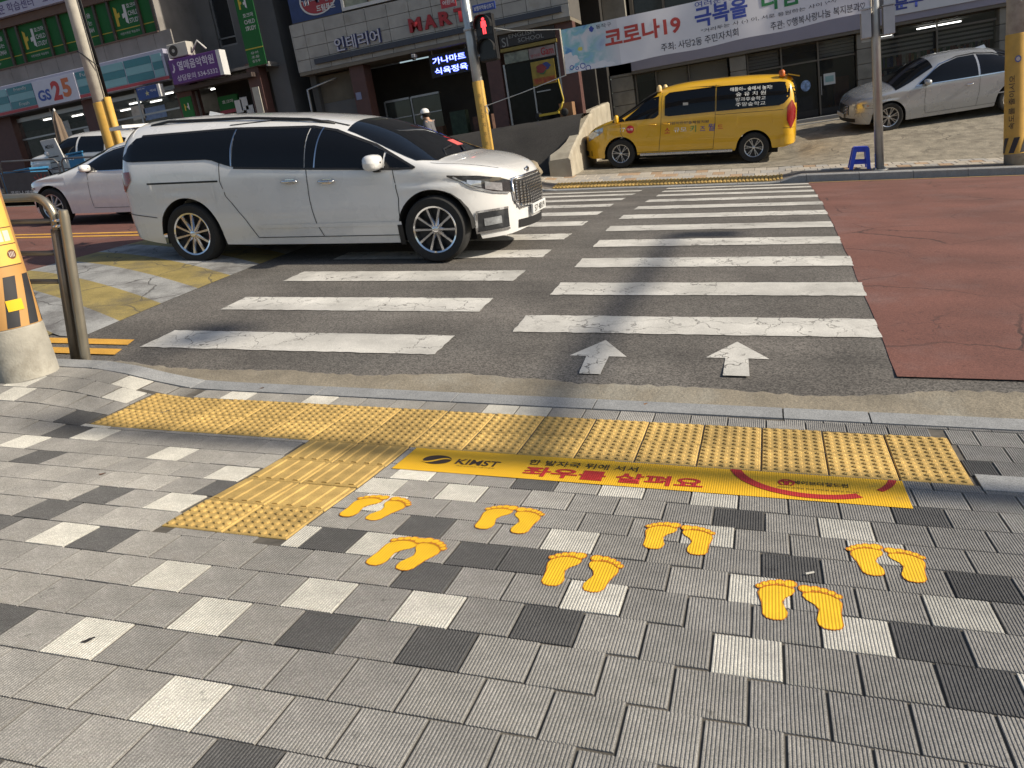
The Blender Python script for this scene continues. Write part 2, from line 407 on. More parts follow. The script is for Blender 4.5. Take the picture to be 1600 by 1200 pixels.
# yellow lines
for a, b in ((1.34, 1.47), (1.57, 1.70)): sheet('edge_line', yellowline, lambda v: (-60, -5.80-.3*(v-1.34)), a, b, .0075, nu=60, dv=.2)
for a, b in ((6.80, 6.93), (7.13, 7.26)): sheet('centre_line', yellowline, lambda v: (-60, -9.66), a, b, .0085, nu=60, dv=.2)
sheet('edge_line', yellowline, lambda v: (-.1, 40), 13.4, 13.52, .0085, nu=60, dv=.2)
# speed hump with diagonal bands
HU0, HU1 = -9.62, -6.5
def zhump(u, v):
    t = (u-HU0)/(HU1-HU0); t = min(max(t, 0), 1)
    return zroad(u, v)+.004+.055*(4*t*(1-t))*sstep(1.55, 2.1, v)
def hump():
    w_ = []; nb = 14
    n = 26
    for bi in range(nb):
        m = hump_y if bi % 2 == 0 else hump_w
        rows = []
        for i in range(n+1):
            u = HU0+(HU1-HU0)*i/n
            c = 1.05+.58*bi-.47*(u-HU1)
            a, b = max(c, 1.75), min(c+.58, 13.2)
            if b > a+.01:
                rows.append([(u, a+(b-a)*j/4, zhump(u, a+(b-a)*j/4)) for j in range(5)])
            else: rows.append(None)
        run = []
        for r_ in rows+[None]:
            if r_ is None:
                if len(run) > 1: MB().grid(run).build('hump_band', m, road, 1, fix=False)
                run = []
            else: run.append(r_)
hump()
# gutter along the near kerb with a ragged outer edge
rows = [[], [], [], []]
u = -9.0
gz = lambda u, v: zroad(u, 1.3)+.006 if v > 1.1 else zroad(u, v)+.004
while u < 9:
    e = 1.17+.03*math.sin(u*1.7)+.02*math.sin(u*4.3+1)+rnd.uniform(-.014, .014)+.04*sstep(-3, -6, u)+.03*sstep(-.5, .6, u)
    rows[0].append((u, .925, zroad(u, .93)+.010)); rows[1].append((u, 1.0, zroad(u, 1.0)+.009))
    rows[2].append((u, e-.04, zroad(u, e-.04)+.010)); rows[3].append((u, e, zroad(u, e)+.0015)); u += .045
gut = MB().grid(rows).build('gutter', gutter_m, None, 1, fix=False); tag(gut, kind='structure')

# ---- near pavement: bed, pavers, kerb, tactile blocks
mb = MB()
us = [-60, -30, -15]+[-9+.25*i for i in range(77)]+[14, 30]; vs = [-60, -20, -9, -6]+[-4.6+.2*i for i in range(28)]
mb.grid([[(u, v, zwalk(u, max(v, -9))-.0048) for u in us] for v in vs])
side = struct('sidewalk', mb, bed_m, 1)
def paver_mat(name, col, amt):
    m = mat(name, col, .88, var=.13, scale=7, objrnd=.11, stain=((col[0]*.72, col[1]*.68, col[2]*.6), 3.0, .58, .8)); speckle(m, 420, amt); grime(m); return m
PM = {'g': paver_mat('paver_grey', (.238, .230, .215), .35), 'g2': paver_mat('paver_grey_warm', (.272, .262, .242), .35), 'w': paver_mat('paver_white', (.50, .485, .435), .3), 'd': paver_mat('paver_charcoal', (.085, .084, .083), .4), 'p': paver_mat('paver_pink', (.40, .34, .29), .3)}
PMESH = {}
def paver_mesh(w_, d_, key):
    k = (round(w_, 2), round(d_, 2), key)
    if k in PMESH: return PMESH[k]
    w_, d_ = k[0]-.004, k[1]-.003
    n = max(2, int(round(w_/.0104))); p = w_/n; prof = [(-w_/2, -.05), (-w_/2, -.0020)]
    for i in range(n):
        x = -w_/2+i*p
        prof += [(x+p*.14, 0), (x+p*.56, 0), (x+p*.70, -.0020), (x+p*.99, -.0020)]
    prof += [(w_/2, -.0020), (w_/2, -.05)]
    b = MB()
    b.grid([[(x, -d_/2, z) for x, z in prof], [(x, d_/2, z) for x, z in prof]])
    m = len(prof)
    # end faces: one strip down to the base
    b.add([(x, -d_/2, z) for x, z in prof]+[(x, -d_/2, -.05) for x, z in prof], [(i, m+i, m+i+1, i+1) for i in range(1, m-2)])
    b.add([(x, d_/2, z) for x, z in prof]+[(x, d_/2, -.05) for x, z in prof], [(i, i+1, m+i+1, m+i) for i in range(1, m-2)])
    me = b.mesh('paver'); me.materials.append(PM[key]); PMESH[k] = me
    return me
LIGHT = {(-4, -29), (-1, -25), (-2, -24), (-1, -20), (0, -18), (2, -18), (4, -19), (-5, -25), (-6, -26), (0, -14), (-1, -13), (0, -12), (1, -13), (3, -14), (3, -12), (5, -13), (5, -11), (-1, -8), (-1, -6), (2, -9), (1, -6), (4, -8), (3, -5), (0, -4), (1, -3), (7, -16), (6, -14), (8, -13), (5, -16), (5, -6), (9, -7), (4, -4), (3, -2), (5, -2), (-7, -27), (-6, -22), (-6, -19), (-6, -13), (-6, -12), (-3, -24)}
DARK = {(-3, -25), (-2, -25), (0, -24), (2, -20), (3, -20), (4, -21), (4, -18), (1, -17), (2, -12), (3, -13), (4, -11), (6, -12), (3, -10), (-1, -10), (0, -6), (3, -9), (2, -5), (5, -9), (-4, -1), (-1, -2), (2, -2), (7, -18), (9, -12), (6, -10), (4, -3), (5, -3), (10, -11)}
EXCL = [(-4.82, 0.0, 0.0, .605), (-3.305, -2.695, -1.205, 0.0)]
cells = []
def course_v(k, u): return -.45-.2028*k-.045*sstep(-1.7, -.6, u)
for k in range(-7, 18):
    off = (.66 if k % 2 == 0 else .12) if k < 2 else (.62 if k % 2 == 0 else .10) if k < 4 else (.50 if k % 2 == 0 else .96)
    for i in range(-46, 16):
        u0, u1 = (i+off)*.203, (i+off+1)*.203; um = (u0+u1)/2
        v1 = course_v(k, um); v0 = v1-.2028
        if k == -6: v1 = min(v1, .75)
        if v1 > .756: v1 = .756
        if v1-v0 < .03: continue
        ok = True
        for (a, b, c, d_) in EXCL:
            if u0 < b and u1 > a and v0 < d_ and v1 > c:
                opts = [(a-u0, (u0, a, v0, v1)), (u1-b, (b, u1, v0, v1)), (c-v0, (u0, u1, v0, c)), (v1-d_, (u0, u1, d_, v1))]
                s_, q = max(opts); 
                if s_ < .025: ok = False; break
                u0, u1, v0, v1 = q
        if not ok: continue
        key = 'w' if (k, i) in LIGHT else 'd' if (k, i) in DARK else ('g' if rnd.random() < .62 else 'g2')
        if key in 'gg2' and (um < -5.7 or um > .7 or v0 < -2.5):
            r_ = rnd.random(); key = 'w' if r_ < .12 else 'd' if r_ < .22 else key
        cells.append((k, i, u0, u1, v0, v1, key))
CAM = Vector((-.765, -3.716, 1.75))
def in_view(u, v):
    if v < -2.9: return False
    fwd = -.3307*(u+.765)+.9437*(v+3.716)
    rgt = .9437*(u+.765)+.3307*(v+3.716)
    return fwd > .4 and abs(rgt/fwd) < .9
cells.sort(key=lambda c: (0 if in_view((c[2]+c[3])/2, (c[4]+c[5])/2) else 1, (Vector(((c[2]+c[3])/2, (c[4]+c[5])/2, 0))-Vector((CAM.x, CAM.y, 0))).length))
rest = {}
for n_, (k, i, u0, u1, v0, v1, key) in enumerate(cells):
    um, vm_ = (u0+u1)/2, (v0+v1)/2
    M = slope_frame(zwalk, um, vm_)
    M = M @ Matrix.Translation((0, 0, .001+rnd.uniform(-.0010, .0010))) @ Euler((rnd.gauss(0, .0028), rnd.gauss(0, .0028), rnd.gauss(0, .004))).to_matrix().to_4x4()
    me = paver_mesh(u1-u0, v1-v0, key)
    if n_ < 300:
        o = link('paver', me, side); o.matrix_world = M
    else:
        rest.setdefault(key, []).append((me, M))
def join(name, lst, m, parent):
    V = []; F = []
    for me, M in lst:
        n = len(V); V += [tuple(M @ v.co) for v in me.vertices]; F += [tuple(j+n for j in p.vertices) for p in me.polygons]
    me = bpy.data.meshes.new(name); me.from_pydata(V, [], F); me.materials.append(m)
    o = link(name, me, parent); o['kind'] = 'stuff'; return o
for key, lst in rest.items(): join('paver_field', lst, PM[key], side)
# kerb stones
def stone(name, u0, u1, v0, v1, zf, parent, m=kerb_m, h=.14, n=3, top=.004, bev=.012):
    P = []
    for i in range(n+1):
        u = u0+.004+(u1-u0-.008)*i/n
        P.append([(u, v0, zf(u, v0)-h), (u, v0, zf(u, v0)+top), (u, v1-bev, zf(u, v1-bev)+top), (u, v1, zf(u, v1)+top-bev), (u, v1, zf(u, v1)-h)])
    b = MB().grid(P)
    b.add(P[0], [(0, 1, 2, 3, 4)]); b.add(P[-1], [(4, 3, 2, 1, 0)])
    return b.build(name, m, parent)
js = [-8.9, -8.0, -7.1, -6.2, -5.45, -4.66, -3.7, -2.75, -1.86, -.79, -.34, .6, 1.55, 2.5, 3.5, 4.5]
for a, b in zip(js[:-1], js[1:]): stone('kerb_stone', a, b, .757, .932, zwalk, side, top=.006)
stone('kerb_stone', .02, .9, -.055, .14, zwalk, side, top=.006)
# tactile paving
tact_m = mat('tactile_yellow', (.50, .335, .105), .8, var=.18, scale=9, objrnd=.14, stain=((.33, .23, .08), 4., .58, .78)); speckle(tact_m, 300, .14); grime(tact_m, 2.2, .74, 1.1)
def tactile_mesh(kind):
    b = MB(); h = .1475
    b.box(-h, h, -h, h, -.05, 0, .004)
    if kind == 'dots':
        for i in range(6):
            for j in range(6):
                x, y = (i-2.5)*.0485, (j-2.5)*.0485
                b.lathe([(.0170, 0), (.0145, .0058), (.009, .0078), (0, .0082)], (x, y, 0), 8)
    else:
        for i in range(4):
            x = (i-1.5)*.073
            b.prism([(-.017, 0), (-.011, .0055), (.011, .0055), (.017, 0)], -.132, .132, lambda a, c, d: (x+a, d, c))
    me = b.mesh('tactile_block'); fix_normals(me); me.materials.append(tact_m); return me
TD, TB = tactile_mesh('dots'), tactile_mesh('bars')
warn = thing('tactile_paving', 'long yellow strip of dotted tactile blocks along the near kerb', 'tactile paving', (-2.4, .3, zwalk(-2.4, .3)))
guide = thing('tactile_paving', 'short yellow guide path of ribbed tactile blocks left of the floor sticker', 'tactile paving', (-3.0, -.6, zwalk(-3, -.6)))
def put_block(me, par, u, v):
    M = slope_frame(zwalk, u, v) @ Matrix.Translation((0, 0, .003+rnd.uniform(-.0012, .0012))) @ Euler((rnd.gauss(0, .003), rnd.gauss(0, .003), rnd.gauss(0, .003))).to_matrix().to_4x4()
    o = link('tactile_block', me, par); o.matrix_world = M
    o.matrix_parent_inverse = Matrix.Identity(4); o.matrix_basis = Matrix.Translation(-Vector(par.location)) @ M
for i in range(16):
    for j in range(2): put_block(TD, warn, -.15-.301*i, .15+.301*j)
for i in range(2):
    for j in range(4): put_block(TD if j == 3 else TB, guide, -2.85-.301*i, -.15-.301*j)
# ================================================================== VEHICLES
def pch(xs, ys):
    """smooth monotone interpolation through the points"""
    xs = np.array(xs, float); ys = np.array(ys, float); h = np.diff(xs); d = np.diff(ys)/h
    m = np.zeros(len(xs)); m[0], m[-1] = d[0], d[-1]
    for i in range(1, len(xs)-1):
        if d[i-1]*d[i] > 0: m[i] = 2*d[i-1]*d[i]/(d[i-1]+d[i])
    def f(x):
        x = min(max(x, xs[0]), xs[-1]); i = min(max(int(np.searchsorted(xs, x))-1, 0), len(h)-1)
        t = (x-xs[i])/h[i]
        return float((2*t**3-3*t*t+1)*ys[i]+(t**3-2*t*t+t)*h[i]*m[i]+(-2*t**3+3*t*t)*ys[i+1]+(t**3-t*t)*h[i]*m[i+1])
    return f
class Body:
    """vehicle shell: x forward, y left, z up; y = half width as a function of (x, z)"""
    def __init__(s, top, belt, bot, W, xr, xf, rr, rf, wheels, wr, n=3.2, tumble=.10, tuck=.05, mr=2.6, mf=2.4, crease=None, archgap=.05, sillz=None):
        s.top = pch(*zip(*top)); s.belt = pch(*zip(*belt)); s.bot0 = pch(*zip(*bot)); s.W = W; s.xr, s.xf, s.rr, s.rf = xr, xf, rr, rf
        s.wh = wheels; s.wr = wr; s.n = n; s.t = tumble; s.tuck = tuck; s.mr, s.mf = mr, mf; s.crease = crease; s.ag = archgap
    def w(s, x):
        if x > s.xf-s.rf: q = min((x-(s.xf-s.rf))/s.rf, 1); return s.W*max(1-q**s.mf, 0)**(1/s.mf)
        if x < s.xr+s.rr: q = min(((s.xr+s.rr)-x)/s.rr, 1); return s.W*max(1-q**s.mr, 0)**(1/s.mr)
        return s.W
    def bot(s, x):
        z = s.bot0(x)
        for xw in s.wh:
            R_ = s.wr+s.ag
            if abs(x-xw) < R_: z = max(z, s.wr+math.sqrt(R_*R_-(x-xw)**2)-.0)
        return z
    def b(s, x): return min(s.belt(x), s.top(x)-.015)
    def low(s, x, z):
        zb = s.b(x); z0 = s.bot0(x); q = (zb-z)/max(zb-z0, .05)     # 0 at the belt, 1 at the sill
        k = 1-s.tuck*max(q-.35, 0)**2*2.0-.018*max(.25-q, 0)/.25
        y = s.w(x)*k
        if s.crease:
            zc, d = s.crease
            y -= d*math.exp(-((z-zc-.05)/.035)**2) if z > zc else d*math.exp(-((z-zc+.09)/.08)**2)
        return y
    def cs(s, x, q):
        """upper section, q 0 (belt) .. 1 (roof centre)"""
        zb = s.b(x); H = s.top(x)-zb; a = s.low(x, zb); th = q*math.pi/2
        e = 2/s.n
        zz = max(math.sin(th), 0)**e; y = a*max(math.cos(th), 0)**e*(1-s.t*zz*min(H/.35, 1))
        return y, zb+H*zz
    def Y(s, x, z):
        zb = s.b(x)
        if z <= zb: return s.low(x, z)
        H = s.top(x)-zb; zz = min((z-zb)/H, 1)
        return s.low(x, zb)*max(1-zz**s.n, 0)**(1/s.n)*(1-s.t*zz*min(H/.35, 1))
    def sp(s, x, z, side, off):
        e = .01; y = s.Y(x, z)
        n = Vector((-(s.Y(x+e, z)-s.Y(x-e, z))/(2*e), 1, -(s.Y(x, z+e)-s.Y(x, z-e))/(2*e)))
        n.x = max(min(n.x, 3), -3); n.z = max(min(n.z, 3), -3); n.normalize()
        p = Vector((x, y, z))+n*off; return (p.x, p.y*side, p.z)
    def shell(s, nq=11, nl=9, dx=.035):
        xs = list(np.arange(s.xr+s.rr*.6, s.xf-s.rf*.6, dx))
        for i in range(16):
            xs.append(s.xf-s.rf*.6*(1-math.sin(math.pi/2*(i)/15))) ; xs.append(s.xr+s.rr*.6*(1-math.sin(math.pi/2*i/15)))
        for xw in s.wh:
            for sg in (-1, 1): xs += [xw+sg*(s.wr+s.ag)*k for k in (.999, .985, .95, .9)]
        xs = sorted(set(round(x, 4) for x in xs)); rows = []
        for x in xs:
            zb = s.b(x); z0 = min(s.bot(x), zb-.03); half = []
            for i in range(nl): z = z0+(zb-z0)*i/nl; half.append((s.low(x, z), z))
            for i in range(nq+1): half.append(s.cs(x, i/nq))
            rows.append([(x, y, z) for y, z in half]+[(x, -y, z) for y, z in half[-2::-1]])
        return MB().grid(rows)
    def patch(s, x0, x1, lo, hi, nx=14, nz=6, off=.004, side=1):
        lo = lo if callable(lo) else (lambda f: (lambda x: float(np.interp(x, f[0], f[1]))))(list(zip(*lo)))
        hi = hi if callable(hi) else (lambda f: (lambda x: float(np.interp(x, f[0], f[1]))))(list(zip(*hi)))
        b = MB(); b.grid([[s.sp(x0+(x1-x0)*i/nx, lo(x0+(x1-x0)*i/nx)+(hi(x0+(x1-x0)*i/nx)-lo(x0+(x1-x0)*i/nx))*j/nz, side, off) for j in range(nz+1)] for i in range(nx+1)])
        return b
    def line(s, pts, wd, off=.002, side=1, sub=8):
        """thin strip along a polyline in side view"""
        b = MB(); P = []
        for (a, c) in zip(pts[:-1], pts[1:]):
            for k in range(sub): P.append((a[0]+(c[0]-a[0])*k/sub, a[1]+(c[1]-a[1])*k/sub))
        P.append(pts[-1]); rows = []
        for i, p in enumerate(P):
            q = P[min(i+1, len(P)-1)]; r_ = P[max(i-1, 0)]; d = Vector((q[0]-r_[0], q[1]-r_[1])); d.normalize()
            rows.append([s.sp(p[0]-d.y*wd/2*k, p[1]+d.x*wd/2*k, side, off) for k in (-1, 1)])
        return b.grid(rows)
    def toppatch(s, x0, x1, q0, q1=1., nx=14, nq=8, off=.004, both=True):
        q0 = (lambda f: (lambda x: float(np.interp(x, f[0], f[1]))))(list(zip(*q0)))
        rows = []
        for i in range(nx+1):
            x = x0+(x1-x0)*i/nx; r_ = []
            for j in range(nq+1):
                y, z = s.cs(x, q0(x)+(q1-q0(x))*j/nq); r_.append((x, y, z))
            rows.append(r_+[(p[0], -p[1], p[2]) for p in r_[-2::-1]])
        # push outward along the grid normal
        A = np.array(rows); du = np.gradient(A, axis=0); dv = np.gradient(A, axis=1); n = np.cross(du, dv); n /= np.linalg.norm(n, axis=2, keepdims=True)+1e-9
        if n[..., 2].mean() < 0: n = -n
        A = A+n*off
        return MB().grid([[tuple(p) for p in r_] for r_ in A])
    def fx(s, y, z, front=True):
        lo, hi = (0., s.xf) if front else (s.xr, 0.)
        for _ in range(30):
            m = (lo+hi)/2
            ins = z <= s.top(m) and s.Y(m, z) >= abs(y)
            if front: lo, hi = (m, hi) if ins else (lo, m)
            else: lo, hi = (lo, m) if ins else (m, hi)
        return (lo+hi)/2
    def fpatch(s, y0, y1, lo, hi, ny=10, nz=5, off=.006, front=True):
        lo = lo if callable(lo) else (lambda f: (lambda x: float(np.interp(x, f[0], f[1]))))(list(zip(*lo)))
        hi = hi if callable(hi) else (lambda f: (lambda x: float(np.interp(x, f[0], f[1]))))(list(zip(*hi)))
        rows = []; sg = 1 if front else -1
        for i in range(ny+1):
            y = y0+(y1-y0)*i/ny; rows.append([(s.fx(y, lo(y)+(hi(y)-lo(y))*j/nz, front)+sg*off, y, lo(y)+(hi(y)-lo(y))*j/nz) for j in range(nz+1)])
        return MB().grid(rows)
glass_t = mat('tinted_glass', (.006, .007, .009), .03, var=0, spec=.32)
tyre_m = mat('tyre_rubber', (.018, .018, .018), .85, var=.2, scale=30)
black_m = mat('black_plastic', (.012, .012, .013), .55, var=.15, scale=20)
seam_m = mat('seam_dark', (.02, .02, .02), .8, var=0)
chrome_m = mat('chrome', (.75, .75, .76), .12, metal=1., var=.04, scale=10)
alloy_m = mat('alloy_rim', (.55, .55, .56), .28, metal=.9, var=.06, scale=14)
rimdark_m = mat('rim_dark', (.03, .03, .032), .5, metal=.4, var=.1)
lamp_red = mat('lamp_red', (.22, .004, .006), .12, var=.1, scale=30, coat=.6)
lamp_clear = mat('lamp_clear', (.42, .44, .46), .08, var=.25, scale=26, metal=.5, coat=.8)
lamp_dark = mat('lamp_dark', (.03, .032, .036), .1, var=.2, scale=26, coat=.8)
under_m = mat('underbody', (.01, .01, .01), .9, var=0)
plate_m = mat('number_plate', (.62, .63, .62), .5, var=.06)
amber_m = mat('amber_plastic', (.55, .13, .02), .3, var=.1, coat=.4)
def car_paint(name, col, rough=.28, metal=.0):
    return mat(name, col, rough, metal=metal, var=.03, scale=3, coat=1., spec=.5, stain=((col[0]*.93, col[1]*.91, col[2]*.88), 2.2, .6, .9))
def wheel_set(root, wheels, R_, half_track, width=.21, spokes=10, split=False, rimr=.68, rim_m=None):
    """four wheels: tyre as the part, rim, spokes and disc below it"""
    def tyre():
        w_ = width/2; b = MB()
        b.lathe([(R_*rimr*1.0, -w_*.85), (R_*.80, -w_*1.0), (R_*.93, -w_*.98), (R_*.985, -w_*.72), (R_, -w_*.4), (R_, w_*.4), (R_*.985, w_*.72), (R_*.93, w_*.98), (R_*.80, w_), (R_*rimr, w_*.85)], (0, 0, 0), 40, 'y', cap=False)
        return b.mesh('wheel', 40)
    def rim():
        b = MB(); r0 = R_*rimr; f = width/2*.80
        b.lathe([(r0*1.02, f*1.05), (r0*1.0, f*1.1), (r0*.93, f*1.02), (r0*.91, f*.5), (r0*.9, -f*.9)], (0, 0, 0), 40, 'y', cap=False)
        b.lathe([(0, f*.98), (r0*.10, f*.98), (r0*.16, f*.9), (r0*.2, f*.6)], (0, 0, 0), 16, 'y')
        for k in range(spokes):
            th = 2*math.pi*k/spokes+.2
            for dth in ((-.085, .085) if split else (0,)):
                a0, a1 = th+dth*.4, th+dth*1.6
                p0 = Vector((math.cos(a0)*r0*.13, 0, math.sin(a0)*r0*.13)); p1 = Vector((math.cos(a1)*r0*.95, 0, math.sin(a1)*r0*.95))
                d = (p1-p0).normalized(); s_ = Vector((-d.z, 0, d.x)); wa, wb_ = (r0*.07, r0*.105) if not split else (r0*.05, r0*.06)
                ya, yb = f*.92, f*1.0
                vs = [p0-s_*wa+Vector((0, ya-.03, 0)), p0-s_*wa*.5+Vector((0, ya, 0)), p0+s_*wa*.5+Vector((0, ya, 0)), p0+s_*wa+Vector((0, ya-.03, 0)),
                      p1-s_*wb_+Vector((0, yb-.03, 0)), p1-s_*wb_*.5+Vector((0, yb, 0)), p1+s_*wb_*.5+Vector((0, yb, 0)), p1+s_*wb_+Vector((0, yb-.03, 0))]
                b.add(vs, [(0, 1, 5, 4), (1, 2, 6, 5), (2, 3, 7, 6), (0, 3, 2, 1), (4, 5, 6, 7)])
        me = b.mesh('rim', 40); fix_normals(me); return me
    tm = tyre(); fix_normals(tm); tm.materials.append(tyre_m); rm = rim(); rm.materials.append(rim_m or alloy_m)
    dk = MB().lathe([(0, width*.12), (R_*rimr*.9, width*.12), (R_*rimr*.9, width*.05), (0, width*.05)], (0, 0, 0), 24, 'y').mesh('brake_disc'); fix_normals(dk); dk.materials.append(rimdark_m)
    for xw in wheels:
        for sg in (1, -1):
            t = link('wheel', tm, root, (xw, sg*half_track, R_)); 
            if sg < 0: t.rotation_euler = (0, 0, math.pi)
            t.rotation_euler.rotate_axis('Y', rnd.uniform(0, 3))
            link('rim', rm, t); link('brake_disc', dk, t)
def wells(body, root, wheels, R_, y_in):
    b = MB()
    for xw in wheels:
        for sg in (1, -1):
            P = []
            for i in range(13):
                a = math.pi*i/12; rr_ = R_+body.ag+.004
                P.append([(xw+math.cos(a)*rr_, sg*(body.W-.03), R_+math.sin(a)*rr_), (xw+math.cos(a)*rr_, sg*y_in, R_+math.sin(a)*rr_)])
            b.grid(P)
    b.box(body.xr+.4, body.xf-.5, -y_in, y_in, .2, .5)
    a, c = wheels[0]+R_+.06, wheels[1]-R_-.06
    b.box(a, c, -body.W+.07, body.W-.07, body.bot0((a+c)/2)+.01, .5)
    b.build('underbody', under_m, root)
def place(root, fn, u, v, ang):
    root.matrix_world = slope_frame(fn, u, v, ang)
def mirror_part(root, body_m, x, z, y, side, sz=(.10, .13, .085)):
    b = MB(); rows = []
    for i in range(9):
        a = math.pi*(-.5+i/8); r_ = max(math.cos(a), .02)**.55; px = math.sin(a)
        rows.append([(x+px*sz[0]*.9, side*(y+.10+(abs(math.cos(t))**.6*math.copysign(1, math.cos(t)))*sz[1]*r_), z+(abs(math.sin(t))**.6*math.copysign(1, math.sin(t)))*sz[2]*r_) for t in [2*math.pi*k/16 for k in range(17)]])
    m = b.grid(rows).build('mirror', body_m, root, 1)
    MB().box(x-.035, x+.045, min(side*(y-.03), side*(y+.05)), max(side*(y-.03), side*(y+.05)), z-sz[2]-.02, z-.03, .008).build('mirror_arm', black_m, m)
    return m
def handle(root, body, x, z, side, m=None, L_=.16):
    b = MB(); P = []
    for i in range(9):
        t = i/8; xx = x-L_/2+L_*t; lift = .006+.028*math.sin(math.pi*t)**.5
        P.append(body.sp(xx, z, side, lift))
    b.tube(P, .013, 8); h = b.build('door_handle', m or chrome_m, root, 1)
    cup = body.patch(x-L_*.28, x+L_*.28, lambda q: z-.028, lambda q: z+.028, 6, 3, .0015, side).build('handle_cup', m or chrome_m, h, 1)

# ---------------------------------------------------------------- white minivan on the crossing
def minivan():
    body_m = car_paint('paint_pearl_white', (.72, .715, .70))
    root = thing('minivan', 'white minivan with black tinted windows standing on the crossing', 'minivan')
    B = Body(top=[(-2.56, .55), (-2.55, 1.15), (-2.53, 1.48), (-2.47, 1.60), (-2.3, 1.655), (-1.6, 1.675), (-.6, 1.64), (.2, 1.57), (.52, 1.515), (.9, 1.395), (1.3, 1.215), (1.6, 1.085), (1.85, 1.045), (2.10, .985), (2.28, .91), (2.37, .80), (2.41, .6), (2.43, .45)],
             belt=[(-2.56, 1.05), (-2.2, 1.10), (-1.4, 1.09), (0, 1.03), (1.3, .985), (1.8, .96), (2.2, .88), (2.43, .70)],
             bot=[(-2.56, .42), (-2.35, .30), (-1.9, .235), (0, .215), (1.9, .22), (2.25, .23), (2.43, .28)], W=.985, xr=-2.56, xf=2.43, rr=.36, rf=.98, wheels=(-1.56, 1.56), wr=.357, n=3.1, tumble=.15, tuck=.085, archgap=.065, mr=3.6, mf=2.15, crease=(.80, .012))
    B.shell().build('body', body_m, root, 35)
    wells(B, root, (-1.56, 1.56), .357, .68)
    wheel_set(root, (-1.56, 1.56), .357, .865, .23, 10, rimr=.70, rim_m=chrome_m)
    for sd in (1, -1):
        # side glass
        B.patch(-2.40, -.86, [(-2.40, 1.24), (-2.3, 1.21), (-1.15, 1.195), (-1.02, 1.15), (-.86, 1.105)], [(-2.40, 1.26), (-2.27, 1.45), (-2.2, 1.475), (-.86, 1.495)], 18, 6, .005, sd).build('quarter_window', glass_t, root, 1)
        B.patch(-.85, .075, lambda x: 1.062-.05*x, [(-.85, 1.495), (.075, 1.46)], 12, 6, .006, sd).build('rear_door_window', glass_t, root, 1)
        B.patch(.085, 1.02, [(.085, 1.058), (1.02, 1.02)], [(.085, 1.46), (.32, 1.435), (.6, 1.365), (1.02, 1.18)], 12, 6, .005, sd).build('front_door_window', glass_t, root, 1)
        B.patch(1.04, 1.36, [(1.04, 1.02), (1.36, 1.01)], [(1.04, 1.165), (1.36, 1.02)], 6, 3, .005, sd).build('front_quarter_window', glass_t, root, 1)
        B.line([(-.855, 1.495), (-.87, 1.3), (-.86, 1.11)], .014, .008, sd).build('pillar_trim', chrome_m, root)
        B.line([(.235, 1.46), (.22, 1.3), (.20, 1.055)], .016, .008, sd).build('pillar_trim', chrome_m, root)
        B.line([(-2.15, 1.485), (-.9, 1.505), (.1, 1.472), (.4, 1.42), (.9, 1.25), (1.40, 1.005), (1.2, 1.002), (.2, 1.042), (-.83, 1.092)], .022, .007, sd).build('window_trim', black_m, root)
        # seams
        for pts in ([(-1.02, 1.15), (-1.03, .95), (-.98, .78), (-.78, .52), (-.66, .30)], [(.10, 1.045), (.10, .7), (.14, .45), (.20, .31)], [(1.14, 1.0), (1.18, .7), (1.16, .34)], [(-.66, .30), (1.16, .305)], [(-.98, 1.545), (-.4, 1.57), (.2, 1.525), (.5, 1.46)], [(-2.46, .62), (-2.0, .56)]):
            B.line(pts, .0085, .0042, sd).build('panel_seam', seam_m, root)
        B.patch(-2.05, -1.06, lambda x: .945, lambda x: .965, 14, 1, .003, sd).build('slide_rail', seam_m, root)
        handle(root, B, -.12, .92, sd, L_=.2); handle(root, B, .34, .905, sd, L_=.2)
        B.patch(-.62, 1.18, [(-.62, .41), (1.18, .41)], [(-.62, .45), (1.18, .455)], 16, 2, .007, sd).build('door_moulding', body_m, root, 1)
        B.patch(-2.50, -2.27, [(-2.50, .90), (-2.40, .86), (-2.27, 1.0)], [(-2.50, 1.09), (-2.27, 1.10)], 8, 5, .012, sd).build('tail_light', lamp_red, root, 1)
        hl = B.patch(1.74, 2.30, [(1.74, .90), (1.94, .80), (2.14, .715), (2.30, .68)], [(1.74, .915), (2.04, .89), (2.22, .845), (2.30, .80)], 14, 5, .007, sd).build('headlight', lamp_dark, root, 1)
        B.patch(1.93, 2.06, [(1.93, .815), (2.06, .765)], [(1.93, .855), (2.06, .83)], 5, 3, .016, sd).build('lamp_reflector', lamp_clear, hl, 1)
        B.patch(2.09, 2.23, [(2.09, .75), (2.23, .705)], [(2.09, .82), (2.23, .79)], 5, 3, .016, sd).build('lamp_reflector', lamp_clear, hl, 1)
        B.line([(1.80, .895), (1.99, .775), (2.16, .703), (2.28, .675)], .018, .013, sd).build('lamp_strip', lamp_clear, hl)
        fg = B.patch(2.00, 2.27, [(2.00, .30), (2.27, .315)], [(2.00, .50), (2.27, .53)], 8, 5, .006, sd).build('fog_light', lamp_dark, root, 1)
        B.line([(2.27, .525), (2.00, .515), (1.98, .29), (2.27, .30)], .022, .012, sd).build('fog_light_trim', chrome_m, fg)
        B.patch(2.06, 2.21, [(2.06, .36), (2.21, .37)], [(2.06, .44), (2.21, .45)], 4, 3, .014, sd).build('lamp_reflector', lamp_clear, fg, 1)
        mirror_part(root, body_m, .96, 1.085, .95, sd, (.10, .135, .085))
        MB().tube([(x_, sd*B.cs(x_, .62)[0], B.cs(x_, .62)[1]+l_) for x_, l_ in ((-2.15, .0), (-1.9, .026), (-.8, .03), (.0, .028), (.32, .0))], .016, 8).build('roof_rail', black_m, root, 1)
        b = B.patch(1.13, 1.19, lambda x: .2, lambda x: .42, 2, 4, .012, sd); b.build('mud_flap', black_m, root)
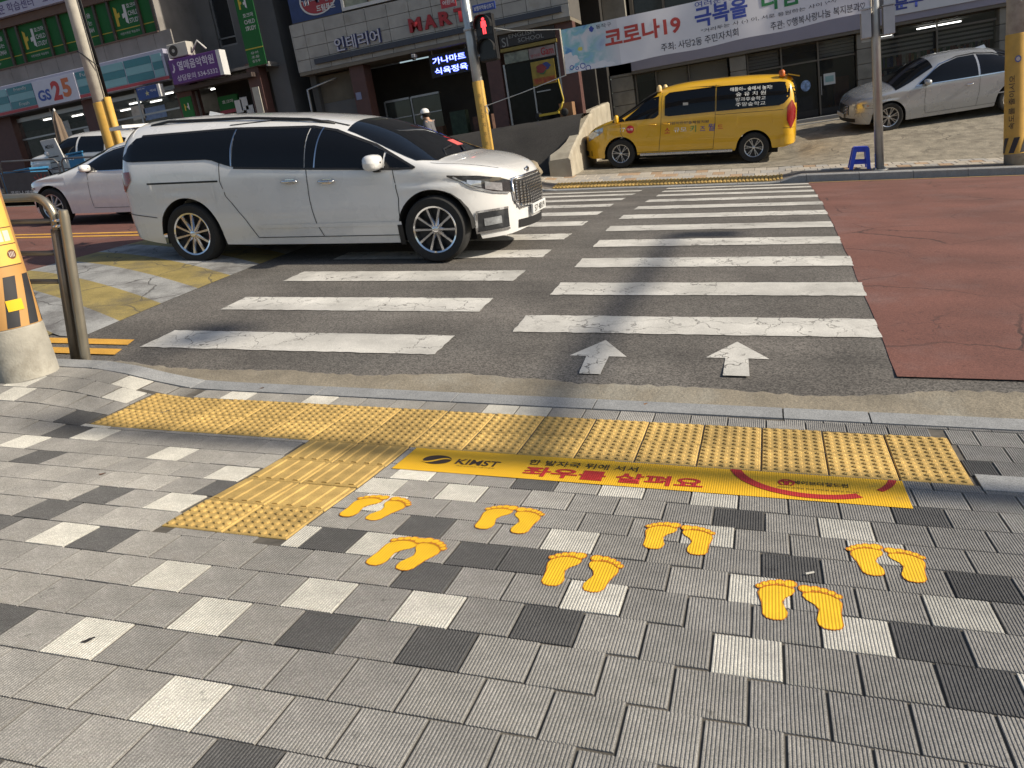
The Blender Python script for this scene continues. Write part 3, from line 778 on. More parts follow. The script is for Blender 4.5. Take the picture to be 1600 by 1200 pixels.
    B.toppatch(.52, 1.60, [(.52, .50), (1.0, .34), (1.40, .22), (1.60, .45)], 1., 16, 8, .006).build('windscreen', glass_t, root, 1)
    MB().tube([(x_, y_, B.top(x_)-.05*y_*y_*2+.018) for x_, y_ in ((1.58, -.5), (1.47, -.3), (1.44, .02))], .010, 6).build('wiper', black_m, root, 1)
    MB().tube([(x_, y_, B.top(x_)-.05*y_*y_*2+.018) for x_, y_ in ((1.58, .05), (1.47, .25), (1.44, .5))], .010, 6).build('wiper', black_m, root, 1)
    MB().obox((1.38, .30, B.top(1.38)+.004), (.9, 0, -.44), (0, 1, 0), (.44, 0, .9), .07, .09, .004).build('parking_note', mat('note_red', (.55, .1, .09), .6), root)
    # hood lines, grille, plate
    for sd in (1, -1):
        rows = [[(x, sd*y, B.cs(x, q)[1]+.003) for x, y, q in ((x, B.cs(x, q)[0], q), (x, B.cs(x, q)[0]-.012, q))] for x, q in [(1.55+.08*i, .26+.02*i) for i in range(9)]]
        MB().grid(rows).build('hood_seam', seam_m, root)
    gr = B.fpatch(-.50, .50, lambda y: .50+.05*abs(y)*2, lambda y: .80-.0*abs(y), 16, 8, .010).build('grille', black_m, root, 1)
    b = MB()
    for j in range(9):
        for i in range(16):
            y = -.45+.06*i; z = .53+.03*j
            b.box(B.fx(y, z)+.008, B.fx(y, z)+.024, y-.019, y+.019, z-.009, z+.009)
    o = b.build('grille_mesh', chrome_m, gr); o['kind'] = 'stuff'
    b = MB(); P = [(B.fx(y, z)+.012, y, z) for y, z in [(-.52, .81), (-.25, .82), (0, .822), (.25, .82), (.52, .81), (.50, .6), (.42, .50), (0, .485), (-.42, .50), (-.50, .6), (-.52, .81)]]
    b.tube(P, .016, 6); b.build('grille_surround', chrome_m, gr, 1)
    em = MB().lathe([(0, .012), (.05, .008), (.06, 0)], (0, 0, 0), 16, 'x'); e = em.build('badge', chrome_m, root, 1); e.location = (B.fx(0, .862)+.006, 0, .865); e.scale = (1, 1.2, .62)
    pl = MB().box(B.fx(0, .45)+.012, B.fx(0, .45)+.032, -.26, .26, .40, .51, .004).build('number_plate', plate_m, root)
    text('57 4819', mat('ink_black', (.02, .02, .022), .6, var=0), pl, (B.fx(0, .45)+.034, 0, .455), (0, 1, 0), (0, 0, 1), .40, .07, off=.002)
    B.fpatch(-.44, .44, lambda y: .28, lambda y: .37, 14, 3, .008).build('lower_intake', black_m, root, 1)
    B.toppatch(-2.53, -2.42, [(-2.53, .1), (-2.42, .42)], 1., 8, 8, .006).build('rear_window', glass_t, root, 1)
    MB().add([(-1.75, -.03, 1.63), (-1.42, -.02, 1.65), (-1.72, -.006, 1.72), (-1.75, .03, 1.63), (-1.42, .02, 1.65), (-1.72, .006, 1.72)], [(0, 1, 2), (5, 4, 3), (0, 2, 5, 3), (1, 4, 5, 2)]).build('roof_fin', body_m, root)
    MB().obox((-2.56, 0, 1.60), (.99, 0, .12), (0, 1, 0), (-.12, 0, .99), .10, .72, .018).build('rear_spoiler', body_m, root)
    place(root, zroad, -5.79, 4.50+.985, R(-1.0))
minivan()

# ---------------------------------------------------------------- saloons
def sedan(name, label, paint, fn, u, v, ang, rim=5, L_=4.9, wb=2.85, H=1.47, W=.92, group=None, lightbar=lamp_clear, moulding=False):
    root = thing(name, label, 'car', group=group)
    xf, xr = wb/2+.88, -(L_-wb/2-.88); k = H/1.47
    B = Body(top=[(xr, .62), (xr+.05, .93), (xr+.18, 1.04*k), (xr+.55, 1.09*k), (xr+.85, 1.17*k), (xr+1.35, 1.36*k), (xr+1.75, 1.445*k), (xr+2.3, H), (xr+2.75, 1.45*k), (xr+3.1, 1.36*k), (xr+3.6, 1.13*k), (xr+3.92, .985*k), (xr+4.3, .91*k), (xf-.22, .80*k), (xf-.06, .68), (xf, .5)],
             belt=[(xr, .84), (xr+.6, .95*k), (xr+2.2, .94*k), (xr+3.6, .90*k), (xf-.4, .78*k), (xf, .60)], bot=[(xr, .40), (xr+.3, .27), (xr+.8, .22), (0, .205), (xf-.7, .21), (xf-.2, .23), (xf, .30)],
             W=W, xr=xr, xf=xf, rr=.62, rf=.85, wheels=(-wb/2, wb/2), wr=.335, n=2.6, tumble=.20, tuck=.06, mr=2.6, mf=2.2, crease=(.72, .012))
    B.shell().build('body', paint, root, 35)
    wells(B, root, (-wb/2, wb/2), .335, .64); wheel_set(root, (-wb/2, wb/2), .335, W-.115, .22, rim, split=rim > 5 and rim < 8, rimr=.68)
    bz = .955*k
    for sd in (1, -1):
        B.patch(xr+1.08, xr+1.98, lambda x: bz+.012, [(xr+1.08, bz+.06), (xr+1.3, 1.20*k), (xr+1.6, 1.32*k), (xr+1.98, 1.375*k)], 12, 5, .005, sd).build('rear_door_window', glass_t, root, 1)
        B.patch(xr+2.03, xr+3.34, lambda x: bz, [(xr+2.03, 1.378*k), (xr+2.4, 1.375*k), (xr+2.8, 1.29*k), (xr+3.1, 1.15*k), (xr+3.34, bz+.03)], 14, 5, .005, sd).build('front_door_window', glass_t, root, 1)
        B.line([(xr+1.0, bz+.02), (xr+1.28, 1.215*k), (xr+1.6, 1.345*k), (xr+2.0, 1.40*k), (xr+2.4, 1.395*k), (xr+2.83, 1.305*k), (xr+3.42, bz-.01), (xr+2, bz-.01), (xr+1.0, bz+.005)], .016, .007, sd).build('window_trim', chrome_m, root)
        for pts in ([(xr+2.0, bz), (xr+2.0, .6), (xr+2.05, .3)], [(xr+3.2, bz-.02), (xr+3.22, .6), (xr+3.2, .32)], [(xr+1.05, bz-.02), (xr+1.1, .8), (xr+1.32, .55)], [(xr+1.45, .29), (xr+3.2, .3)], [(xf-.78, .58), (xf-.35, .60)]):
            B.line(pts, .0075, .0042, sd).build('panel_seam', seam_m, root)
        if moulding: B.patch(xr+1.4, xr+3.35, lambda x: .50, lambda x: .525, 14, 1, .006, sd).build('door_moulding', paint, root)
        handle(root, B, xr+2.22, .80*k, sd); handle(root, B, xr+1.25, .82*k, sd)
        mirror_part(root, paint, xr+3.18, bz+.05, W-.06, sd, (.085, .11, .065))
        hl = B.patch(xf-.52, xf-.13, [(xf-.52, .66), (xf-.13, .58)], [(xf-.52, .70*k), (xf-.13, .69*k)], 10, 4, .007, sd).build('headlight', lightbar, root, 1)
        B.patch(xf-.44, xf-.39, lambda x: .655, lambda x: .672, 3, 2, .012, sd).build('indicator', amber_m, hl, 1)
        B.patch(xr+.1, xr+.4, [(xr+.1, .72), (xr+.4, .78)], [(xr+.1, .88), (xr+.4, .88)], 6, 4, .006, sd).build('tail_light', lamp_red, root, 1)
    B.toppatch(xr+2.98, xr+3.88, [(xr+2.98, .44), (xr+3.88, .12)], 1., 12, 8, .005).build('windscreen', glass_t, root, 1)
    B.toppatch(xr+.80, xr+1.5, [(xr+.8, .2), (xr+1.5, .48)], 1., 12, 8, .005).build('rear_window', glass_t, root, 1)
    g = B.fpatch(-.42, .42, lambda y: .44, lambda y: .66, 12, 6, .008).build('grille', black_m, root, 1)
    b = MB()
    for j in range(6): b.tube([(B.fx(y, .46+.035*j)+.014, y, .46+.035*j) for y in (-.4, -.2, 0, .2, .4)], .007, 5)
    b.build('grille_bar', chrome_m, g, 1)
    B.fpatch(-.6, .6, lambda y: .27, lambda y: .36, 12, 3, .006).build('lower_intake', black_m, root, 1)
    MB().box(B.fx(0, .38)+.01, B.fx(0, .38)+.03, -.26, .26, .36, .46, .004).build('number_plate', plate_m, root)
    MB().add([(xr+1.55, -.03, 1.405*k), (xr+1.85, -.02, 1.44*k), (xr+1.6, 0, 1.49*k), (xr+1.55, .03, 1.405*k), (xr+1.85, .02, 1.44*k)], [(0, 1, 2), (2, 4, 3), (0, 2, 3), (1, 4, 2)]).build('roof_fin', paint, root)
    place(root, fn, u, v, ang)
    return root
sedan('sedan', 'white saloon heading left behind the minivan in the far lane', car_paint('paint_white_solid', (.74, .735, .72)), zroad, -11.75, 9.32, R(180), 10, L_=5.0, wb=3.0, H=1.44, W=.945)
sedan('sedan', 'silver saloon parked on the forecourt before the bookshop window', car_paint('paint_silver', (.40, .42, .45), .28, metal=.4), zfore, 3.22, 20.05, R(190), 7, L_=4.9, wb=2.80, H=1.50, W=.93, moulding=True)

# ---------------------------------------------------------------- white compact SUV by the store
def suv():
    paint = car_paint('paint_suv_white', (.66, .66, .65)); root = thing('suv', 'white compact SUV parked in front of the convenience store', 'car')
    B = Body(top=[(-2.1, .6), (-2.06, 1.1), (-1.85, 1.5), (-1.4, 1.58), (-.4, 1.61), (.3, 1.57), (.62, 1.45), (1.15, 1.12), (1.5, 1.04), (1.85, .95), (2.02, .8), (2.08, .55)], belt=[(-2.1, 1.02), (-1, 1.0), (.9, .96), (1.6, .9), (2.08, .7)], bot=[(-2.1, .42), (-1.7, .27), (0, .24), (1.7, .27), (2.08, .36)],
             W=.89, xr=-2.1, xf=2.08, rr=.4, rf=.7, wheels=(-1.3, 1.3), wr=.335, n=3.0, tumble=.15, mr=3, mf=2.3, crease=(.78, .012))
    B.shell().build('body', paint, root, 35); wells(B, root, (-1.3, 1.3), .335, .62); wheel_set(root, (-1.3, 1.3), .335, .78, .2, 5)
    for sd in (1, -1):
        B.patch(-1.75, -1.15, [(-1.75, 1.2), (-1.15, 1.05)], [(-1.75, 1.36), (-1.15, 1.45)], 8, 5, .006, sd).build('quarter_window', glass_t, root, 1)
        B.patch(-1.05, -.12, lambda x: 1.03, [(-1.05, 1.45), (-.12, 1.47)], 8, 5, .006, sd).build('rear_door_window', glass_t, root, 1)
        B.patch(-.05, .98, lambda x: 1.01, [(-.05, 1.47), (.35, 1.44), (.6, 1.33), (.98, 1.08)], 10, 5, .006, sd).build('front_door_window', glass_t, root, 1)
        for pts in ([(-.08, 1.0), (-.08, .5), (-.05, .32)], [(.9, .98), (.92, .6), (.88, .34)], [(-1.05, 1.0), (-1.1, .85), (-.9, .6)]): B.line(pts, .0075, .0042, sd).build('panel_seam', seam_m, root)
        handle(root, B, .12, .86, sd); handle(root, B, -.9, .88, sd); mirror_part(root, paint, .85, 1.06, .85, sd, (.08, .11, .07))
        B.patch(1.55, 1.95, [(1.55, .80), (1.95, .68)], [(1.55, .88), (1.95, .82)], 8, 4, .006, sd).build('headlight', lamp_clear, root, 1)
        B.patch(-2.04, -1.85, lambda x: .8, lambda x: 1.05, 4, 4, .006, sd).build('tail_light', lamp_red, root, 1)
    B.toppatch(.62, 1.14, [(.62, .42), (1.14, .14)], 1., 8, 8, .005).build('windscreen', glass_t, root, 1)
    B.fpatch(-.5, .5, lambda y: .5, lambda y: .72, 8, 4, .008).build('grille', black_m, root, 1)
    place(root, zfore, -19.8, 16.9, R(180))
suv()

# ---------------------------------------------------------------- yellow school van
def school_van():
    ym = car_paint('paint_school_yellow', (.70, .395, .012), .3)
    root = thing('school_van', 'yellow school van with lettering parked facing left across the road', 'van')
    B = Body(top=[(-2.52, .6), (-2.50, 1.2), (-2.44, 1.74), (-2.25, 1.90), (-1.4, 1.935), (-.2, 1.895), (.4, 1.82), (.85, 1.65), (1.3, 1.37), (1.68, 1.155), (2.02, 1.05), (2.32, .90), (2.48, .70), (2.53, .48)],
             belt=[(-2.52, 1.20), (-1, 1.16), (.6, 1.10), (1.5, 1.05), (2.1, .93), (2.53, .68)], bot=[(-2.52, .42), (-2.2, .33), (-1, .30), (1, .30), (2.2, .24), (2.53, .3)], W=.96, xr=-2.52, xf=2.53, rr=.35, rf=.95, wheels=(-1.58, 1.52), wr=.345, n=3.6, tumble=.09, tuck=.05, mr=3.4, mf=2.2, crease=(.9, .01))
    B.shell().build('body', ym, root, 35); wells(B, root, (-1.58, 1.52), .345, .66); wheel_set(root, (-1.58, 1.52), .345, .84, .22, 6, True, rimr=.62)
    for sd in (1, -1):
        B.patch(-2.33, -.72, [(-2.33, 1.42), (-2.18, 1.25), (-.72, 1.195)], [(-2.33, 1.62), (-2.2, 1.75), (-.72, 1.735)], 14, 5, .006, sd).build('rear_side_window', glass_t, root, 1)
        B.patch(-.69, .46, [(-.69, 1.193), (.42, 1.145), (.46, 1.17)], [(-.69, 1.735), (.36, 1.67), (.46, 1.60)], 12, 5, .006, sd).build('sliding_door_window', glass_t, root, 1)
        B.patch(.60, 1.40, [(.60, 1.2), (.68, 1.12), (1.40, 1.09)], [(.60, 1.60), (.72, 1.585), (.95, 1.47), (1.40, 1.13)], 12, 5, .006, sd).build('front_door_window', glass_t, root, 1)
        B.patch(1.42, 1.72, [(1.42, 1.085), (1.72, 1.07)], [(1.42, 1.12), (1.47, 1.155), (1.72, 1.08)], 6, 3, .006, sd).build('front_quarter_window', glass_t, root, 1)
        for pts in ([(-.70, 1.78), (-.70, .9), (-.66, .36)], [(.53, 1.68), (.55, .9), (.60, .36)], [(1.52, 1.06), (1.50, .8), (1.36, .60)], [(-.66, .36), (1.2, .36)], [(-.7, 1.12), (-2.2, 1.15)], [(-2.2, .75), (-2.45, .75)]): B.line(pts, .0085, .0042, sd).build('panel_seam', seam_m, root)
        handle(root, B, .74, .98, sd, ym); handle(root, B, .42, .98, sd, ym)
        B.patch(1.95, 2.36, [(1.95, .86), (2.36, .64)], [(1.95, .97), (2.2, .90), (2.36, .80)], 8, 4, .007, sd).build('headlight', lamp_clear, root, 1)
        B.patch(-2.47, -2.28, [(-2.47, .95), (-2.38, .72), (-2.28, .92)], [(-2.47, 1.15), (-2.38, 1.36), (-2.28, 1.2)], 8, 6, .010, sd).build('tail_light', lamp_red, root, 1)
        MB().box(-1.1, 1.05, sd*.93-.03, sd*.93+.03, .27, .33, .01).build('side_step', alloy_m, root)
        mirror_part(root, ym, 1.60, 1.15, .88, sd, (.06, .10, .10))
        b = B.patch(-2.52+.09, -2.15, [(-2.43, .40), (-2.15, .38)], [(-2.43, .60), (-2.15, .60)], 6, 3, .03, sd); b.build('rear_bumper', ym, root, 1)
        for x, cm in ((.62, amber_m), (-2.15, amber_m)):
            for yy in (.62,):
                wm = MB().lathe([(.055, 0), (.065, .02), (.06, .11), (.03, .15), (0, .155)], (x, sd*yy, B.cs(x, .6)[1]+.02), 14); wm.build('warning_lamp', cm if x < 0 else mat('lamp_cream', (.75, .55, .25), .3, var=.1, coat=.5), root, 1)
    B.toppatch(.66, 1.70, [(.66, .50), (1.2, .3), (1.70, .10)], 1., 14, 8, .006).build('windscreen', glass_t, root, 1)
    B.fpatch(-.8, .8, lambda y: 1.28, lambda y: 1.76, 12, 6, .010, front=False).build('rear_window', glass_t, root, 1)
    MB().obox((-2.40, 0, 1.87), (.97, 0, .22), (0, 1, 0), (-.22, 0, .97), .13, .70, .012).build('rear_spoiler', ym, root)
    B.fpatch(-.45, .45, lambda y: .55, lambda y: .68, 8, 3, .008).build('grille', black_m, root, 1)
    B.fpatch(-.7, .7, lambda y: .30, lambda y: .42, 8, 3, .006).build('lower_intake', black_m, root, 1)
    white_t = mat('vinyl_white', (.75, .75, .72), .6, var=0); dk = mat('vinyl_dark', (.05, .05, .07), .6, var=0); red_t = mat('vinyl_red', (.5, .02, .03), .6, var=0); grn = mat('vinyl_green', (.05, .25, .06), .6, var=0); blu = mat('vinyl_blue', (.04, .06, .3), .6, var=0)
    # the +y (left) side faces the street when the van faces -x
    def side_text(body, m, x, z, w_, h_, off=.010, bold=.01):
        text(body, m, root, (x, 0, z), (-1, 0, 0), (0, 0, 1), w_, h_, (0, 1, 0), 0, bold=bold, surf=lambda px, py, pz: B.sp(px, pz, 1, off))
    for i, t in enumerate(('애들아~ 숲에서 놀자!', '숲 유 치 원', '방과후숲학교', '주말숲학교')):
        side_text(t, white_t, -1.48, 1.645-.11*i, .92 if i == 0 else .66, .085)
    side_text('어린이한반숲체험치원', dk, -.08, .985, .95, .065, .004)
    side_text('소', red_t, .40, .83, .13, .13, .004); side_text('규모', white_t, .10, .83, .30, .10, .004); side_text('키', grn, -.20, .84, .14, .15, .004); side_text('즈', blu, -.42, .83, .12, .10, .004); side_text('월', blu, -.62, .85, .15, .16, .004); side_text('드', red_t, -.82, .85, .12, .09, .004)
    def disc(x, z, r_, m, off):
        b = MB(); pts = [B.sp(x, z, 1, off)]+[B.sp(x+math.cos(a)*r_, z+math.sin(a)*r_, 1, off) for a in np.linspace(0, 2*math.pi, 21)[:-1]]
        b.add(pts, [(0, i+1, (i+1) % 20+1) for i in range(20)]); b.build('round_logo', m, root)
    disc(1.28, .90, .095, red_t, .004); side_text('안전', white_t, 1.28, .90, .12, .05, .006); side_text('17', white_t, 1.46, .90, .12, .09, .004)
    # pale cartoon-free sticker on the sliding door window
    for zz, ww in ((1.40, .06),): 
        B.patch(-.02-ww, -.02+ww, lambda x: zz-.03, lambda x: zz+.03, 3, 2, .010, 1).build('window_sticker', mat('sticker_grey', (.3, .3, .29), .7), root)
    place(root, lambda u, v: AR*u+.33+.03*(v-16.5), -2.74, 16.75+.96, R(180))
school_van()
# ================================================================== NEAR PAVEMENT THINGS
def rib_bump(m, strength=.45):
    t, b, N, L = nodes(m)
    tc = N('ShaderNodeTexCoord'); wv = N('ShaderNodeTexWave'); wv.wave_type = 'BANDS'; wv.bands_direction = 'X'; wv.inputs['Scale'].default_value = .314159/.0104
    L(tc.outputs['Object'], wv.inputs['Vector'])
    bp = N('ShaderNodeBump'); bp.inputs['Strength'].default_value = strength; bp.inputs['Distance'].default_value = .0022
    L(wv.outputs['Fac'], bp.inputs['Height'])
    if b.inputs['Normal'].links: L(b.inputs['Normal'].links[0].from_socket, bp.inputs['Normal'])
    L(bp.outputs[0], b.inputs['Normal'])
    return m
dec_y = rib_bump(mat('decal_yellow', (.80, .47, .015), .7, var=.08, scale=9, stain=((.50, .32, .06), 22., .62, .8)))
dec_o = rib_bump(mat('decal_orange', (.58, .20, .015), .7, var=.08, scale=9))
sign_y = rib_bump(mat('floor_sign_yellow', (.74, .42, .012), .6, var=.05, scale=5, stain=((.52, .32, .05), 5., .62, .8)))
ink_k = rib_bump(mat('floor_ink_dark', (.035, .022, .016), .65, var=.05))
ink_r = rib_bump(mat('floor_ink_red', (.42, .022, .02), .65, var=.06))
LIFT = .0031
def gs(u, v, l): return (u, v, zwalk(u, v)+l)
FOOT = [(-.006, .00), (.020, .006), (.031, .026), (.033, .055), (.022, .09), (.014, .118), (.024, .148), (.044, .174), (.052, .20), (.048, .220), (.030, .230), (-.004, .230), (-.034, .214), (-.056, .188), (-.061, .162), (-.055, .135), (-.046, .10), (-.042, .06), (-.040, .028), (-.028, .007)]
TOES = [(.036, .251, .0225), (.004, .254, .0165), (-.021, .244, .0150), (-.042, .229, .0140), (-.059, .208, .0130)]
def footprint(parent, o, heel, toe, left):
    """FOOT has its big toe on +x; mirrored for the right foot"""
    d = Vector((toe[0]-heel[0], toe[1]-heel[1])); d.normalize(); e = Vector((d.y, -d.x)); sx = 1 if left else -1
    base = Vector(heel)-d*.012; k = 1.0
    def P(x, y): q = base+e*(x*sx*k)+d*(y*k); return q
    def layer(grow, l, name, m, par):
        b = MB(o); c = (0.004, .125)
        pts = []
        for x, y in FOOT:
            n = Vector((x-c[0], (y-c[1])*.6)); n.normalize(); pts.append(P(x+n.x*grow, y+n.y*grow))
        b.add([gs(*P(*c), l)]+[gs(*p, l) for p in pts], [(0, i+1, (i+1) % len(pts)+1) for i in range(len(pts))])
        for j, (tx, ty, tr) in enumerate(TOES):
            r_ = tr+grow-(.0008 if grow else .0028)
            b.add([gs(*P(tx+r_*math.cos(a), ty+r_*1.1*math.sin(a)), l+.0002*(j+1)) for a in np.linspace(0, 2*math.pi, 13)[:-1]], [tuple(range(12))])
        return b.build(name, m, par, fix=False)
    f = layer(.0035, LIFT, 'footprint', dec_o, parent)
    layer(0., LIFT+.0007, 'footprint_fill', dec_y, f)
    # darker line under the toes
    b = MB(o); pts = [P(.050, .218), P(.024, .230), P(-.006, .230), P(-.034, .218), P(-.054, .196)]
    b.grid([[gs(p.x, p.y, LIFT+.0026), gs(p.x-d.x*.004, p.y-d.y*.004, LIFT+.0026)] for p in pts]).build('toe_line', dec_o, f, fix=False)
FEET = [(((-2.58, -.93), (-2.55, -.68)), ((-2.46, -.94), (-2.42, -.68)), 'pair of yellow footprints next to the ribbed guide path'),
        (((-1.97, -.92), (-1.95, -.66)), ((-1.82, -.93), (-1.84, -.66)), 'pair of yellow footprints second from the guide path in the row near the sign'),
        (((-2.26, -1.32), (-2.20, -1.08)), ((-2.14, -1.33), (-2.10, -1.08)), 'leftmost pair of yellow footprints in the row nearer the camera'),
        (((-1.58, -1.32), (-1.565, -1.07)), ((-1.44, -1.33), (-1.43, -1.08)), 'middle pair of yellow footprints in the row nearer the camera'),
        (((-1.28, -.95), (-1.26, -.71)), ((-1.12, -.965), (-1.14, -.72)), 'pair of yellow footprints third from the guide path in the row near the sign'),
        (((-.51, -.99), (-.52, -.74)), ((-.39, -1.01), (-.40, -.74)), 'rightmost pair of yellow footprints in the row near the sign'),
        (((-.84, -1.37), (-.83, -1.12)), ((-.68, -1.39), (-.71, -1.14)), 'pair of yellow footprints farthest right in the row nearer the camera')]
for A, B_, lab in FEET:
    c = ((A[0][0]+B_[0][0])/2, A[0][1]); o = Vector((c[0], c[1], zwalk(*c)))
    t = thing('footprint_decal', lab, 'floor decal', o, 'painted footprints')
    footprint(t, o, A[0], A[1], True); footprint(t, o, B_[0], B_[1], False)
# floor sign
o = Vector((-1.47, -.17, zwalk(-1.47, -.17)))
fs = thing('floor_sign', 'long yellow floor sticker with red and black lettering beside the dotted tactile strip', 'floor sign', o)
SU0, SU1, SV0, SV1 = -2.655, -.295, -.325, -.012
def P_(a, b): return (SU0+(SU1-SU0)*a, SV0+(SV1-SV0)*b)
MB(o).grid([[gs(*P_(i/20, j/4), LIFT) for i in range(21)] for j in range(5)]).build('sticker_sheet', sign_y, fs, fix=False)
def ftext(body, m, u, v, w_, h_, bold=0., name='lettering', sp_=1.):
    text(body, m, fs, (u, v, 0), (1, 0, 0), (0, 1, 0), w_, h_, bold=bold, name=name, spacing=sp_, surf=lambda x, y, z: Vector(gs(x, y, LIFT+.0022))-o)
ftext('KIMST', ink_k, -2.255, -.17, .225, .075, .018)
ftext('해양수산과학기술진흥원', ink_k, -2.25, -.228, .20, .014)
ftext('한 발자국 뒤에 서서', ink_k, -1.735, -.105, .54, .07, .008)
ftext('좌우를 살펴요', ink_r, -1.575, -.225, .85, .125, .03)
ftext('세이브더칠드런', ink_k, -.645, -.125, .235, .045, .012)
ftext('어린이 안전을 위해 좌우를 살피고 건너요', ink_k, -.66, -.195, .34, .018)
b = MB(o); pts = [(-2.475+.075*math.cos(a), -.165+.062*math.sin(a)) for a in np.linspace(0, 2*math.pi, 25)[:-1]]
b.add([gs(-2.475, -.165, LIFT+.0022)]+[gs(*p, LIFT+.0022) for p in pts], [(0, i+1, (i+1) % 24+1) for i in range(24)]); lg = b.build('emblem', ink_k, fs, fix=False)
MB(o).grid([[gs(-2.55+.15*t, -.175+.03*math.sin((t-.5)*5)+dv*(.012*math.sin(math.pi*t)+.001), LIFT+.0032) for dv in (-1, 1)] for t in np.linspace(0, 1, 13)]).build('emblem_swoosh', sign_y, lg, fix=False)
def arc(a0, a1, w0, w1, cu=-.675, cv=.04, ru=.345, rv=.315):
    rows = []
    for t in np.linspace(0, 1, 28):
        a = R(a0+(a1-a0)*t); w_ = w0+(w1-w0)*t
        rows.append([gs(cu+(ru+k*w_)*math.cos(a), min(cv+(rv+k*w_)*math.sin(a), SV1-.002), LIFT+.0022) for k in (-.5, .5)])
    MB(o).grid(rows).build('red_ring', ink_r, fs, fix=False)
arc(188, 302, .05, .05); arc(322, 352, .03, .035)
# small charity emblem: figure in a ring
b = MB(o); b.grid([[gs(-.79+(.032+k)*math.cos(a), -.135+(.036+k)*math.sin(a), LIFT+.0022) for k in (-.005, .005)] for a in np.linspace(R(-60), R(240), 20)]); b.build('emblem', ink_r, fs, fix=False)
b = MB(o); b.add([gs(-.79+x, -.135+y, LIFT+.0022) for x, y in ((-.012, -.03), (.012, -.03), (.010, .0), (.028, .012), (.024, .02), (-.024, .02), (-.028, .012), (-.010, .0))], [tuple(range(8))]); b.build('emblem', ink_r, fs, fix=False)
# dry leaves
leaf_m = mat('dry_leaf', (.16, .07, .03), .8, var=.3, scale=40)
def leaf(u, v, s_, a, lab, fn=zwalk, m=leaf_m):
    o_ = Vector((u, v, fn(u, v)+.006)); b = MB(); c, s2 = math.cos(a), math.sin(a)
    prof = [(-1, 0, .2), (-.5, .34, .0), (0, .45, .1), (.5, .3, .25), (1, 0, .5)]
    L_ = [(x*s_, y*s_, z*s_*.5) for x, y, z in prof]; Rr = [(x*s_, -y*s_, z*s_*.3) for x, y, z in prof]
    rot = lambda p: (p[0]*c-p[1]*s2, p[0]*s2+p[1]*c, p[2])
    b.grid([[rot(p), rot((p[0], 0, p[2]*.2)), rot(q)] for p, q in zip(L_, Rr)])
    x = b.build('leaf', m, None, 1); x.location = o_; tag(x, lab, 'leaf', 'fallen leaves')
MB().tube([(0, 0, 0), (.028, .012, 0)], .004, 6).build('filter', mat('butt_white', (.6, .58, .52), .8), tag(thing('cigarette_butt', 'white cigarette butt between the two rightmost footprint pairs', 'litter', (-.74, -1.05, zwalk(-.74, -1.05)+.006)), None))
leaf(-2.93, -1.99, .022, .6, 'dark leaf lying on a white paver near the lower left', m=mat('dark_leaf', (.03, .025, .022), .8, var=.2))
leaf(-4.05, -.72, .02, .2, 'small dry brown leaf among grey pavers at left')
leaf(-4.15, .82, .028, .1, 'dry reddish leaf on the dropped kerb stone at left')
leaf(-1.57, .87, .02, .4, 'tiny orange leaf on the kerb below the painted arrow', m=mat('orange_leaf', (.35, .15, .04), .8, var=.2))
# concrete utility pole with a printed wrap
conc = mat('pole_concrete', (.36, .34, .29), .85, var=.18, scale=7, bump=.3, bscale=60, stain=((.22, .20, .16), 5., .5, .72))
wrap_m = mat('wrap_orange', (.50, .27, .09), .5, var=.06, scale=4); wrapk = mat('wrap_black', (.03, .03, .034), .55, var=.1, scale=10)
wrapy = mat('wrap_yellow', (.72, .47, .10), .5, var=.05); refl = mat('reflector_yellow', (.80, .50, .02), .35, var=.04, coat=.5); wline = mat('wrap_line', (.14, .06, .03), .6, var=0); wwin = mat('wrap_window', (.62, .55, .5), .5, var=0)
o = Vector((-5.875, .6, zwalk(-5.875, .6)-.02))
cp = thing('utility_pole', 'thick concrete pole with an orange printed wrap beside the fence at left', 'pole', o)
MB(o).lathe([(.203, o.z), (.2, o.z+.2), (.196, 1.075), (.190, 1.08), (.185, 9.0)], (o.x, o.y, 0), 40).build('shaft', conc, cp, 40)
def cyl(R0, pts_rows, name, m, par, n=10):
    """rows of (phi degrees, z) laid on the shaft"""
    MB(o).grid([[(o.x+R0*math.cos(R(p)), o.y+R0*math.sin(R(p)), z) for p, z in row] for row in pts_rows]).build(name, m, par, 1, fix=False)
MB(o).lathe([(.1935, 1.085), (.1925, 2.6)], (o.x, o.y, 0), 48, cap=False).build('wrap', wrap_m, cp, 1)
for k in range(9):
    p0 = -175+42*k
    cyl(.1945, [[(p0+20*t+12*q, 1.09+.34*t) for q in np.linspace(0, 2, 7)] for t in np.linspace(0, 1, 7)], 'hazard_stripe', wrapk, cp)
cyl(.1955, [[(p, z) for p in np.linspace(-40, 24, 10)] for z in (1.50, 1.62, 1.95)], 'printed_bus', wrapy, cp)
for a, b_ in ((-36, -22), (-19, -5), (-2, 12)): cyl(.1965, [[(p, z) for p in np.linspace(a, b_, 4)] for z in (1.66, 1.73)], 'printed_window', wwin, cp)
for z in (1.50, 1.64, 1.75, 1.95): cyl(.1968, [[(p, z+dz) for p in np.linspace(-40, 24, 10)] for dz in (-.003, .003)], 'printed_line', wline, cp)
cyl(.1968, [[(4+11*math.cos(a)*k, 1.57+.032*math.sin(a)*k) for k in (0.01, 1)] for a in np.linspace(0, 2*math.pi, 17)], 'printed_grille', wline, cp)
for i in range(4): cyl(.1972, [[(-2.5+3.6*i+dp, z) for dp in (0, 1.4)] for z in (1.552, 1.588)], 'printed_grille_slot', wwin, cp)
cyl(.199, [[(p, z) for p in np.linspace(-38, -8, 6)] for z in (1.20, 1.275)], 'reflector', refl, cp)
